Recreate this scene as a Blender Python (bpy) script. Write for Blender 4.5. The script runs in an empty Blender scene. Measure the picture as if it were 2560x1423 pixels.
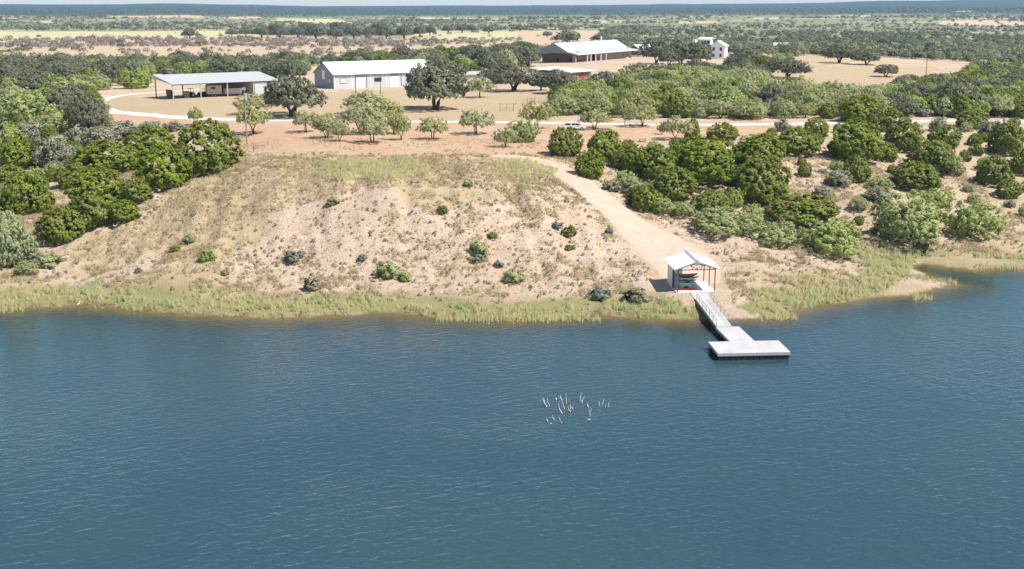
import bpy, math, random
import numpy as np
from mathutils import Vector, Matrix
rng = np.random.default_rng(7)
random.seed(7)
R = math.radians
sc = bpy.context.scene
col = sc.collection

# ---------------------------------------------------------------- camera
F = 2800.0                      # focal length in photograph pixels
PITCH = math.atan((711.5 - 22) / F)
HC = 46.0                       # metres above the lake
cd = bpy.data.cameras.new('camera')
cam = bpy.data.objects.new('camera', cd)
col.objects.link(cam)
cam.location = (0, 0, HC)
cam.rotation_euler = (math.pi / 2 - PITCH, 0, 0)
cd.sensor_width = 36.0
cd.lens = 36.0 * F / 2560
cd.clip_start = 0.5
cd.clip_end = 40000
sc.camera = cam
# ---------------------------------------------------------------- sky and sun
SUN_EL, SUN_AZ = R(55), R(112)          # azimuth clockwise from +Y
w = bpy.data.worlds.new('World'); sc.world = w; w.use_nodes = True
nt = w.node_tree
sky = nt.nodes.new('ShaderNodeTexSky'); sky.sky_type = 'NISHITA'; sky.sun_disc = False
sky.sun_elevation = SUN_EL; sky.sun_rotation = SUN_AZ
sky.air_density = 1.0; sky.dust_density = 0.3; sky.ozone_density = 2.5
nt.links.new(sky.outputs[0], nt.nodes['Background'].inputs[0])
nt.nodes['Background'].inputs[1].default_value = 0.105
sl = bpy.data.lights.new('sun', 'SUN'); sl.energy = 5.0; sl.angle = R(0.55); sl.color = (1.0, 0.955, 0.88)
so = bpy.data.objects.new('sun', sl); col.objects.link(so)
sdir = Vector((math.sin(SUN_AZ) * math.cos(SUN_EL), math.cos(SUN_AZ) * math.cos(SUN_EL), math.sin(SUN_EL)))
so.rotation_euler = sdir.to_track_quat('Z', 'Y').to_euler(); so.location = (60, 0, 120)
sc.view_settings.view_transform = 'Standard'
sc.view_settings.look = 'None'
sc.view_settings.exposure = 0.66
sc.view_settings.gamma = 1.0
sc.cycles.use_denoising = True
sc.cycles.max_bounces = 5; sc.cycles.diffuse_bounces = 3; sc.cycles.glossy_bounces = 2
sc.cycles.transmission_bounces = 2; sc.cycles.transparent_max_bounces = 6; sc.cycles.volume_bounces = 1
sc.cycles.caustics_reflective = False; sc.cycles.caustics_refractive = False
sc.cycles.sample_clamp_indirect = 4.0

# ---------------------------------------------------------------- pixel <-> place
CP, SP = math.cos(PITCH), math.sin(PITCH)
def ray(px, py):
    a = (px - 1280) / F; b = (711.5 - py) / F
    return (a, CP + b * SP, -SP + b * CP)
def atz(px, py, z):
    r = ray(px, py); t = (z - HC) / r[2]
    return np.array([r[0] * t, r[1] * t, z])
def project(x, y, z):
    zc = y * CP - (z - HC) * SP
    zc = np.maximum(zc, 1.0)
    v = y * SP + (z - HC) * CP
    return 1280 + F * x / zc, 711.5 - F * v / zc

# ---------------------------------------------------------------- noise helpers (numpy)
def vnoise(x, y, seed=0):
    xi = np.floor(x).astype(np.int64); yi = np.floor(y).astype(np.int64)
    fx = x - xi; fy = y - yi
    fx = fx * fx * (3 - 2 * fx); fy = fy * fy * (3 - 2 * fy)
    def h(i, j):
        n = (i * 374761393 + j * 668265263 + seed * 974711) & 0x7fffffff
        n = ((n ^ (n >> 13)) * 1274126177) & 0x7fffffff
        return ((n ^ (n >> 16)) & 0xffff) / 65535.0
    return (h(xi, yi) * (1 - fx) + h(xi + 1, yi) * fx) * (1 - fy) + (h(xi, yi + 1) * (1 - fx) + h(xi + 1, yi + 1) * fx) * fy
def fbm(x, y, seed=0, o=4):
    s = 0; a = 0.5; t = 0
    for k in range(o):
        s = s + a * vnoise(x * 2 ** k, y * 2 ** k, seed + k * 17); t += a; a *= 0.5
    return s / t
def sstep(a, b, x):
    t = np.clip((x - a) / (b - a), 0, 1); return t * t * (3 - 2 * t)
def inpoly(px, py, poly):
    px = np.asarray(px, float); py = np.asarray(py, float)
    r = np.zeros(px.shape, bool); n = len(poly)
    for i in range(n):
        x0, y0 = poly[i]; x1, y1 = poly[(i + 1) % n]
        if y0 == y1: continue
        c = ((y0 > py) != (y1 > py)) & (px < (x1 - x0) * (py - y0) / (y1 - y0) + x0)
        r ^= c
    return r

# ---------------------------------------------------------------- terrain shape
SHORE_PX = [(0, 774), (90, 769), (180, 764), (300, 772), (420, 784), (560, 792), (700, 797), (800, 791), (960, 783), (1080, 790), (1200, 800),
            (1320, 799), (1420, 795), (1520, 789), (1620, 797), (1700, 799), (1760, 801), (1830, 798), (1920, 798), (1960, 790), (2010, 770),
            (2090, 756), (2190, 744), (2280, 736), (2345, 722), (2385, 713), (2352, 706), (2312, 694), (2285, 676), (2276, 662),
            (2310, 661), (2360, 668), (2430, 674), (2500, 668), (2560, 674)]
shore = [atz(a, b, 0)[:2] for a, b in SHORE_PX]
shore = [np.array([-520, 160.]), np.array([-280, 178.]), np.array([-130, 173.])] + shore + [np.array([130, 192.]), np.array([260, 180.]), np.array([520, 160.])]
LAND = [tuple(p) for p in shore] + [(30000, 160), (30000, 30000), (-30000, 30000), (-30000, 160)]
PR = R(4.6); PB = (26.4, 173.9); SZ = 1.9      # boat shelter: turn, front corner, slab level
def poly_out(x, y, poly):
    d = np.full(np.shape(x), 1e9); P = [np.array(p) for p in poly]
    for i in range(len(P)):
        a = P[i]; b = P[(i + 1) % len(P)]; ab = b - a; L = max(ab @ ab, 1e-9)
        t = np.clip(((x - a[0]) * ab[0] + (y - a[1]) * ab[1]) / L, 0, 1)
        d = np.minimum(d, np.hypot(x - a[0] - t * ab[0], y - a[1] - t * ab[1]))
    return np.where(inpoly(x, y, poly), 0, d)
def shore_d(x, y):
    d = np.full(np.shape(x), 1e9)
    for i in range(len(shore) - 1):
        a = shore[i]; b = shore[i + 1]; ab = b - a; L = ab @ ab
        t = np.clip(((x - a[0]) * ab[0] + (y - a[1]) * ab[1]) / L, 0, 1)
        d = np.minimum(d, np.hypot(x - a[0] - t * ab[0], y - a[1] - t * ab[1]))
    return np.where(inpoly(x, y, LAND), d, -d)
CTRL = [(0, 700, 1.3), (60, 640, 2.0), (0, 560, 3.0), (150, 520, 3.6), (250, 430, 5.6), (100, 380, 6.5), (0, 330, 8), (200, 300, 9.5),
        (130, 628, 2.9), (250, 562, 4.9), (400, 482, 7.7), (500, 432, 9.5), (600, 376, 11.2),
        (300, 740, .9), (500, 745, 1), (500, 660, 3), (500, 560, 6), (300, 650, 2.4), (430, 400, 7.5), (520, 345, 10.4),
        (700, 740, 1.1), (700, 650, 2.9), (700, 560, 6.4), (700, 480, 9.5), (700, 430, 10.9), (700, 395, 11.3),
        (900, 740, 1.0), (900, 650, 3.0), (900, 560, 6.8), (900, 480, 9.9), (900, 430, 11.2), (900, 395, 11.5),
        (1100, 745, 1.0), (1100, 650, 2.9), (1100, 560, 6.7), (1100, 480, 9.8), (1100, 430, 11.1), (1100, 395, 11.5),
        (1400, 740, 1.1), (1400, 650, 2.8), (1400, 560, 5.9), (1400, 480, 8.9), (1340, 430, 10.2), (1350, 398, 11),
        (1500, 480, 8.0), (1560, 540, 5.7), (1640, 600, 3.6), (1720, 650, 2.2), (1740, 716, 1.62), (1800, 716, 1.6), (1690, 716, 1.6), (1850, 640, 2.2),
        (1760, 760, 0.9), (1850, 740, 1.0), (1700, 500, 6), (1900, 560, 3.4), (2000, 480, 6), (1900, 400, 9.3), (2100, 400, 8.5), (2060, 640, 1.5), (2250, 610, 1.5),
        (2300, 520, 3.4), (2400, 430, 6.5), (2500, 350, 9.5), (2500, 570, 1.9), (2560, 470, 4.6), (2150, 500, 5.2), (2150, 690, .9), (2450, 640, .9),
        (700, 340, 11.5), (1000, 340, 11.6), (1300, 340, 11.5), (1600, 345, 11.2), (1900, 330, 11), (2200, 330, 10.6), (2500, 312, 10.6),
        (300, 285, 11.2), (700, 300, 11.5), (1200, 304, 11.5), (1700, 308, 11.5), (2300, 303, 11),
        (420, 250, 11.5), (600, 240, 11.5), (850, 222, 11.5), (1000, 218, 11.6), (1088, 272, 11.6), (1250, 215, 13), (1500, 235, 13), (1400, 170, 18.3), (1600, 155, 19), (1785, 145, 19),
        (1650, 200, 15.5), (1900, 200, 15.5), (2000, 240, 12.6), (2100, 190, 16), (2300, 200, 15), (2210, 150, 18.5), (2150, 115, 22), (2500, 220, 13), (2500, 160, 14),
        (600, 200, 10.5), (200, 210, 10), (0, 210, 9), (900, 170, 10.3), (1200, 150, 12)]
cpts = [atz(a, b, c * 1.305 if c <= 11.5 else 15 + (c - 11.5) * .5) for a, b, c in CTRL]
cpts += [np.array([p[0], p[1], 0.0]) for p in shore[3:-3:2]]
cpts += [np.array(p, float) for p in [(-200, 215, 3), (-260, 310, 10), (-280, 480, 13), (-150, 760, 13), (0, 800, 14.5), (190, 860, 17), (340, 700, 16.5), (330, 460, 15.5), (260, 300, 11), (220, 215, 3), (-320, 760, 13), (0, 1000, 14), (350, 1000, 14), (-320, 1000, 14)]]
cpts = np.array(cpts)
CX = cpts[:, :2]; CZ = cpts[:, 2]; NS = 100.0
def tps(r2): return np.where(r2 > 1e-9, 0.5 * r2 * np.log(np.maximum(r2, 1e-9)), 0)
_n = len(CX)
_A = np.zeros((_n + 3, _n + 3))
_q = CX / NS
_A[:_n, :_n] = tps(((_q[:, None] - _q[None]) ** 2).sum(-1)) + np.eye(_n) * 0.002
_A[:_n, _n] = 1; _A[:_n, _n + 1:] = _q; _A[_n, :_n] = 1; _A[_n + 1:, :_n] = _q.T
_W = np.linalg.solve(_A, np.concatenate([CZ, np.zeros(3)]))
_gx = np.arange(-1100, 1104, 4.0); _gy = np.arange(-20, 1104, 4.0)
_GX, _GY = np.meshgrid(_gx / NS, _gy / NS)
_GZ = _W[_n] + _W[_n + 1] * _GX + _W[_n + 2] * _GY
for _k in range(_n): _GZ = _GZ + _W[_k] * tps((_GX - _q[_k, 0]) ** 2 + (_GY - _q[_k, 1]) ** 2)
def spline(x, y):
    u = np.clip((x + 1100) / 4.0, 0, len(_gx) - 1.001); v = np.clip((y + 20) / 4.0, 0, len(_gy) - 1.001)
    i = u.astype(int); j = v.astype(int); u = u - i; v = v - j
    return (_GZ[j, i] * (1 - u) + _GZ[j, i + 1] * u) * (1 - v) + (_GZ[j + 1, i] * (1 - u) + _GZ[j + 1, i + 1] * u) * v
RIDGE = np.array([(0, 12), (200, 12.5), (400, 10), (520, 11), (640, 13), (800, 16.5), (860, 15), (1000, 15), (1280, 14.5), (1600, 11.5), (1900, 9), (2060, 8.5), (2200, 3.5), (2400, 2), (2560, 1.5)], float)
def height(x, y):
    x = np.asarray(x, float); y = np.asarray(y, float)
    shp = x.shape; x = x.ravel(); y = y.ravel()
    r = np.hypot(x, y)
    # far country
    a = x / np.maximum(y, 1) * F * 1.03 + 1280
    amp = HC + (22 - np.interp(a, RIDGE[:, 0], RIDGE[:, 1])) * 3.37e-4 * 9000
    n1 = fbm(x / 1500 + 3, y / 1500, 5); n2 = fbm(x / 420, y / 420, 9)
    t = np.clip((r - 2300) / 6700, 0, 1)
    far = 14.0 + (n2 - .5) * 5 * sstep(800, 1400, r) + (amp - 14.0) * (t ** 1.25) * (1 - 0.5 * (1 - t) * n1) + (n1 - .5) * 26 * t * (1 - t) * 2 + (n2 - .5) * 10 * t
    far = far - np.maximum(r - 9300, 0) * 0.03
    h = far.copy()
    m = r < 1100
    if m.any():
        xm = x[m]; ym = y[m]
        z = spline(xm, ym)
        d = shore_d(xm, ym)
        z = np.maximum(z, 0.35)
        rough = sstep(4, 14, d) * (1 - sstep(236, 256, r[m]))
        if TRACK_W: rough = rough * (.03 + .97 * sstep(0, 5, poly_out(xm, ym, TRACK_W)))
        z = z + rough * ((fbm(xm / 6, ym / 6, 3) - .5) * 0.9 + (np.abs(fbm(xm / 5.5 + ym / 40, ym / 26, 8, 3) - .5) * 2 - .3) * 1.7 * sstep(8, 22, d) * (1 - sstep(64, 84, d)) + (fbm(xm / 1.7, ym / 1.7, 4, 2) - .5) * 0.22)
        dn = d + (fbm(xm / 3.1, ym / 3.1, 14, 3) - .5) * 2.6 * (1 - sstep(4, 9, np.abs(d)))
        bank = np.where(dn > 0, 0.09 * dn + 0.32 * sstep(0.1, 1.6, dn), np.where(dn > -6, 0.055 * dn, -.33 + .2 * (dn + 6)))
        bank = np.maximum(bank, -5.0) + 0.05
        k2 = sstep(3, 11, d)
        z = bank * (1 - k2) + z * k2
        cq, sq = math.cos(PR), math.sin(PR); lx = (xm - PB[0]) * cq + (ym - PB[1]) * sq; ly = -(xm - PB[0]) * sq + (ym - PB[1]) * cq
        dp = np.hypot(np.maximum(np.abs(lx - 3.2) - 4.2, 0), np.maximum(np.abs(ly - 3.2) - 5.0, 0))
        kp = 1 - sstep(0, 4.5, dp)
        z = z * (1 - kp) + (SZ - .16) * kp
        bl = sstep(760, 1080, r[m])
        h[m] = z * (1 - bl) + far[m] * bl
    h = h - 0.0
    return h.reshape(shp)
def H1(x, y): return float(height(np.array([x]), np.array([y]))[0])
_TT = 120 * (12000 / 120) ** np.linspace(0, 1, 700)
def ground(px, py):
    r = np.array(ray(px, py)); hl = math.hypot(r[0], r[1])
    t = _TT / hl
    d = HC + r[2] * t - height(r[0] * t, r[1] * t)
    i = np.argmax(d < 0)
    if not (d < 0).any(): i = len(t) - 1
    lo, hi = t[max(i - 1, 0)], t[i]
    for _ in range(14):
        m = (lo + hi) / 2
        if HC + r[2] * m - H1(r[0] * m, r[1] * m) < 0: hi = m
        else: lo = m
    return np.array([r[0] * hi, r[1] * hi, H1(r[0] * hi, r[1] * hi)])
def grounds(pxs, pys, steps=None):      # many at once (far scatter)
    out = np.zeros((len(pxs), 3))
    a = (pxs - 1280) / F; b = (711.5 - pys) / F
    rx, ry, rz = a, CP + b * SP, -SP + b * CP
    hl = np.hypot(rx, ry); found = np.zeros(len(pxs), bool)
    steps = 650 * (12000 / 650) ** np.linspace(0, 1, 330)
    prev = np.full(len(pxs), 640.0)
    for T in steps:
        t = T / hl
        m = ~found
        if not m.any(): break
        hit = np.zeros(len(pxs), bool)
        hit[m] = (HC + rz[m] * t[m]) < height(rx[m] * t[m], ry[m] * t[m])
        if hit.any():
            tm = (prev[hit] / hl[hit] + t[hit]) / 2
            out[hit, 0] = rx[hit] * tm; out[hit, 1] = ry[hit] * tm
            found |= hit
        prev[:] = T
    out[:, 2] = height(out[:, 0], out[:, 1])
    return out, found

TRACK_W = None
TL = [(1225, 392), (1295, 401), (1370, 430), (1450, 488), (1500, 532), (1545, 585), (1585, 630), (1625, 675), (1668, 712)]
TR = [(1235, 386), (1335, 392), (1425, 418), (1500, 466), (1580, 528), (1650, 570), (1730, 606), (1800, 650), (1815, 708)]
TRACK_W = [tuple(ground(*p)[:2]) for p in TL + TR[::-1]]

# ---------------------------------------------------------------- materials
def newmat(name):
    m = bpy.data.materials.new(name); m.use_nodes = True
    t = m.node_tree
    for n in list(t.nodes): t.nodes.remove(n)
    o = t.nodes.new('ShaderNodeOutputMaterial')
    return m, t, o
def nd(t, typ, **k):
    n = t.nodes.new(typ)
    for a, b in k.items(): setattr(n, a, b)
    return n
def setin(n, **k):
    for a, b in k.items(): n.inputs[a.replace('_', ' ')].default_value = b
def mixc(t, fac, a, b, mode='MIX'):
    n = nd(t, 'ShaderNodeMix', data_type='RGBA', blend_type=mode)
    for i, v in ((0, fac), (6, a), (7, b)):
        if isinstance(v, (int, float)): n.inputs[i].default_value = v
        elif isinstance(v, tuple): n.inputs[i].default_value = v if len(v) == 4 else v + (1,)
        else: t.links.new(v, n.inputs[i])
    return n.outputs[2]
def math_(t, op, a, b=0.0, clamp=False):
    n = nd(t, 'ShaderNodeMath', operation=op, use_clamp=clamp)
    for i, v in ((0, a), (1, b)):
        if isinstance(v, (int, float)): n.inputs[i].default_value = v
        else: t.links.new(v, n.inputs[i])
    return n.outputs[0]
def noise(t, vec, scale, detail=4, rough=.55, dist=0):
    n = nd(t, 'ShaderNodeTexNoise'); setin(n, Scale=scale, Detail=detail, Roughness=rough, Distortion=dist)
    if vec is not None: t.links.new(vec, n.inputs['Vector'])
    return n.outputs['Fac']
def ramp(t, v, lo, hi):
    n = nd(t, 'ShaderNodeMapRange', clamp=True); n.inputs[1].default_value = lo; n.inputs[2].default_value = hi
    t.links.new(v, n.inputs[0]); return n.outputs[0]
def bumped(t, h, strength, dist=0.1):
    b = nd(t, 'ShaderNodeBump'); b.inputs['Strength'].default_value = strength; b.inputs['Distance'].default_value = dist
    t.links.new(h, b.inputs['Height']); return b.outputs[0]
def paint(name, c, rough=.6, metal=0.0, var=0.12, scale=1.5, spec=.4):
    m, t, o = newmat(name)
    p = nd(t, 'ShaderNodeBsdfPrincipled'); setin(p, Roughness=rough, Metallic=metal); p.inputs['Specular IOR Level'].default_value = spec
    tc = nd(t, 'ShaderNodeTexCoord')
    f = noise(t, tc.outputs['Object'], scale, 5)
    dk = tuple(v * (1 - var) for v in c); lt = tuple(min(v * (1 + var * .6), 1) for v in c)
    t.links.new(mixc(t, ramp(t, f, .3, .7), dk, lt), p.inputs['Base Color'])
    t.links.new(p.outputs[0], o.inputs[0]); return m
def ribbed(name, c, period=.3, axis=0, rough=.45, var=.06, depth=.02):
    """ribbed sheet metal: ribs are fine relief along one object axis"""
    m, t, o = newmat(name)
    p = nd(t, 'ShaderNodeBsdfPrincipled'); setin(p, Roughness=rough, Metallic=0.0); p.inputs['Specular IOR Level'].default_value = .35
    tc = nd(t, 'ShaderNodeTexCoord'); sx = nd(t, 'ShaderNodeSeparateXYZ'); t.links.new(tc.outputs['Object'], sx.inputs[0])
    s = math_(t, 'PINGPONG', sx.outputs[axis], period / 2)
    h = ramp(t, s, 0.0, period * .12)
    f = noise(t, tc.outputs['Object'], .35, 5, .6)
    dk = tuple(v * (1 - var) for v in c)
    cc = mixc(t, ramp(t, f, .35, .7), dk, c)
    t.links.new(cc, p.inputs['Base Color'])
    t.links.new(bumped(t, h, .5, depth), p.inputs['Normal'])
    t.links.new(p.outputs[0], o.inputs[0]); return m
def leafmat(name, a, b, c, trans=.25, rand=.5):
    m, t, o = newmat(name)
    at = nd(t, 'ShaderNodeAttribute', attribute_name='tint'); oi = nd(t, 'ShaderNodeObjectInfo')
    c1 = mixc(t, at.outputs['Fac'], a, b)
    c2 = mixc(t, math_(t, 'MULTIPLY', oi.outputs['Random'], rand), c1, c)
    d = nd(t, 'ShaderNodeBsdfPrincipled'); setin(d, Roughness=.62); d.inputs['Specular IOR Level'].default_value = .25
    t.links.new(c2, d.inputs['Base Color'])
    tr = nd(t, 'ShaderNodeBsdfTranslucent'); t.links.new(c2, tr.inputs[0])
    mx = nd(t, 'ShaderNodeMixShader'); mx.inputs[0].default_value = trans
    t.links.new(d.outputs[0], mx.inputs[1]); t.links.new(tr.outputs[0], mx.inputs[2]); t.links.new(mx.outputs[0], o.inputs[0])
    return m

M = {}
M['cedar'] = leafmat('cedar_leaf', (.110, .155, .014), (.285, .335, .030), (.205, .225, .055), .3, .7)
M['mesquite'] = leafmat('mesquite_leaf', (.270, .295, .085), (.440, .450, .150), (.420, .415, .235), .38, .9)
M['green'] = leafmat('green_leaf', (.235, .310, .060), (.450, .510, .130), (.415, .435, .235), .4, .9)
M['oak'] = leafmat('oak_leaf', (.115, .125, .072), (.235, .240, .138), (.190, .195, .118), .3, .8)
M['grey'] = leafmat('grey_twig', (.250, .240, .170), (.340, .330, .230), (.270, .290, .160), .25)
M['olive'] = leafmat('olive_leaf', (.250, .215, .125), (.330, .300, .180), (.24, .22, .13), .25)
M['sage'] = leafmat('sage_leaf', (.190, .205, .155), (.270, .285, .215), (.20, .21, .16), .25)
M['farwood'] = leafmat('far_foliage', (.080, .100, .055), (.300, .310, .165), (.08, .1, .05), .3, 0)
M['purple'] = leafmat('bare_brush', (.220, .168, .145), (.290, .235, .195), (.2, .15, .14), .2, 0)
M['straw'] = leafmat('dry_grass', (.265, .205, .110), (.400, .330, .190), (.4, .33, .2), .3, 0)
M['reed'] = leafmat('shore_grass', (.460, .395, .205), (.310, .345, .150), (.3, .3, .14), .35, 0)
M['deadgrass'] = leafmat('dead_grass', (.150, .105, .055), (.300, .225, .120), (.2, .15, .1), .25, 0)
M['bark'] = paint('bark', (.075, .058, .045), .9, var=.35, scale=6)
M['bark_grey'] = paint('grey_bark', (.20, .17, .14), .9, var=.3, scale=6)
M['rock'] = paint('limestone', (.50, .41, .33), .9, var=.2, scale=3)
M['concrete'] = paint('pale_concrete', (.56, .545, .52), .8, var=.08)
M['white'] = paint('white_paint', (.80, .80, .80), .5, var=.04)
M['roof_white'] = ribbed('white_roof_metal', (.82, .83, .84), .3, 0, .4)
M['roof_grey'] = ribbed('galvanised_roof_metal', (.42, .415, .405), .45, 0, .42)
M['wall_grey_shade'] = ribbed('grey_shade_wall_metal', (.27, .27, .28), .3, 0, .5)  # grey metal, darkened so the barn gable's shade sits in the colour
M['wall_white'] = ribbed('white_wall_metal', (.50, .505, .51), .3, 0, .5)
M['trim_dark'] = paint('dark_trim', (.05, .05, .055), .5)
M['steel_brown'] = paint('red_brown_steel', (.20, .105, .085), .55, var=.25)
M['steel_grey'] = paint('grey_steel', (.22, .22, .22), .45, .4)
M['galv'] = paint('galvanised_steel', (.55, .55, .56), .4, .5)
M['deck'] = ribbed('pale_decking', (.46, .44, .42), .28, 1, .75, .16, .03)
M['fascia'] = paint('dock_fascia', (.40, .39, .375), .7, var=.08)
M['black'] = paint('black_plastic', (.012, .012, .013), .5)
M['stone'] = paint('tan_stone', (.36, .25, .19), .9, var=.25, scale=1.2)
M['red'] = paint('red_paint', (.28, .035, .03), .6, var=.15)
M['wood_grey'] = paint('weathered_wood', (.26, .22, .18), .9, var=.3, scale=4)
M['pole_wood'] = paint('pole_wood', (.30, .26, .22), .9, var=.25, scale=3)
M['pole_dark'] = paint('dark_pole_wood', (.10, .08, .065), .9, var=.25, scale=3)
M['dead'] = paint('bleached_wood', (.50, .455, .41), .85, var=.2, scale=5)
M['glass'] = paint('dark_glass', (.015, .018, .02), .08, var=.05, spec=.8)
M['glass_pale'] = paint('curtained_glass', (.60, .58, .54), .15, var=.1, spec=.8)
M['tyre'] = paint('rubber', (.018, .018, .018), .85)
M['cream'] = paint('cream_panel', (.62, .52, .42), .55)
M['carwhite'] = paint('white_car_paint', (.80, .80, .79), .2, var=.02, spec=.6)
M['hay'] = paint('hay', (.52, .44, .28), .95, var=.2, scale=4)
M['k_red'] = paint('red_plastic', (.55, .06, .04), .35, var=.08)
M['k_green'] = paint('green_plastic', (.10, .62, .05), .35, var=.08)
M['k_blue'] = paint('blue_plastic', (.02, .13, .30), .35, var=.08)
M['k_tan'] = paint('tan_plastic', (.58, .42, .28), .4, var=.1)
M['k_dark'] = paint('dark_brown_hull', (.055, .022, .018), .3, var=.1)
M['heron'] = paint('white_feathers', (.72, .72, .74), .9, var=.08, scale=9)
M['beak'] = paint('beak_yellow', (.45, .33, .10), .6)
M['gravel'] = paint('white_gravel', (.56, .50, .445), .95, var=.12, scale=.35)

def terrain_mat():
    m, t, o = newmat('ground')
    p = nd(t, 'ShaderNodeBsdfPrincipled'); setin(p, Roughness=.95); p.inputs['Specular IOR Level'].default_value = .1
    tc = nd(t, 'ShaderNodeTexCoord'); v = tc.outputs['Object']
    A = nd(t, 'ShaderNodeAttribute', attribute_name='mask_a'); B = nd(t, 'ShaderNodeAttribute', attribute_name='mask_b')
    sa = nd(t, 'ShaderNodeSeparateColor'); sb = nd(t, 'ShaderNodeSeparateColor')
    t.links.new(A.outputs['Color'], sa.inputs[0]); t.links.new(B.outputs['Color'], sb.inputs[0])
    n_big = noise(t, v, .06, 5, .6); n_mid = noise(t, v, .45, 5, .65); n_fine = noise(t, v, 2.2, 5, .7); n_peb = noise(t, v, 5.5, 3, .7)
    sand = mixc(t, ramp(t, n_mid, .3, .7), (.46, .33, .24), (.63, .49, .385))
    sand = mixc(t, ramp(t, n_peb, .55, .75), sand, (.62, .495, .405))
    sand = mixc(t, math_(t, 'MULTIPLY', ramp(t, n_fine, .52, .68), .75), sand, (.30, .205, .13))
    n_grit = noise(t, v, 1.1, 8, .78)
    sand = mixc(t, math_(t, 'MULTIPLY', ramp(t, n_grit, .53, .66), .6), sand, (.27, .195, .12))
    red = mixc(t, ramp(t, n_mid, .35, .7), (.46, .27, .165), (.55, .375, .25))
    red = mixc(t, math_(t, 'MULTIPLY', ramp(t, n_big, .45, .65), .6), red, (.53, .395, .28))
    c = mixc(t, sa.outputs[2], sand, red)
    straw = mixc(t, ramp(t, n_fine, .3, .7), (.36, .268, .150), (.455, .360, .215))
    gf = math_(t, 'MULTIPLY', sa.outputs[0], ramp(t, math_(t, 'ADD', n_mid, math_(t, 'MULTIPLY', n_fine, .35)), .45, .72))
    c = mixc(t, math_(t, 'MAXIMUM', gf, math_(t, 'SUBTRACT', sa.outputs[0], .75), True), c, straw)
    green = mixc(t, ramp(t, n_mid, .35, .65), (.30, .25, .125), (.245, .235, .10))
    c = mixc(t, sa.outputs[1], c, green)
    wood = mixc(t, ramp(t, noise(t, v, .02, 6, .7), .38, .62), (.140, .150, .080), (.255, .240, .135))
    wood = mixc(t, ramp(t, noise(t, v, .004, 6, .75), .52, .62), wood, (.42, .335, .205))
    c = mixc(t, sb.outputs[0], c, wood)
    c = mixc(t, A.outputs['Alpha'], c, mixc(t, ramp(t, noise(t, v, .0035, 6, .7), .66, .72), (.050, .068, .036), (.30, .25, .17)))
    hay = mixc(t, ramp(t, noise(t, v, .03, 4), .3, .7), (.46, .405, .235), (.43, .405, .205))
    c = mixc(t, sb.outputs[1], c, hay)
    c = mixc(t, sb.outputs[2], c, (.17, .125, .055))
    t.links.new(c, p.inputs['Base Color'])
    hh = math_(t, 'ADD', math_(t, 'MULTIPLY', n_fine, .7), math_(t, 'MULTIPLY', n_peb, .45))
    t.links.new(bumped(t, hh, 1.0, .5), p.inputs['Normal'])
    t.links.new(p.outputs[0], o.inputs[0]); return m
M['ground'] = terrain_mat()
def track_mat():
    m, t, o = newmat('track_dirt')
    p = nd(t, 'ShaderNodeBsdfPrincipled'); setin(p, Roughness=.95); p.inputs['Specular IOR Level'].default_value = .1
    tc = nd(t, 'ShaderNodeTexCoord'); v = tc.outputs['Object']
    n1 = noise(t, v, .5, 5, .6); n2 = noise(t, v, 4, 4, .7)
    c = mixc(t, ramp(t, n1, .3, .7), (.42, .298, .224), (.50, .37, .288))
    c = mixc(t, math_(t, 'MULTIPLY', ramp(t, n2, .58, .72), .5), c, (.70, .60, .51))
    t.links.new(c, p.inputs['Base Color']); t.links.new(bumped(t, n2, .5, .15), p.inputs['Normal'])
    t.links.new(p.outputs[0], o.inputs[0]); return m
M['track'] = track_mat()
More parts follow.
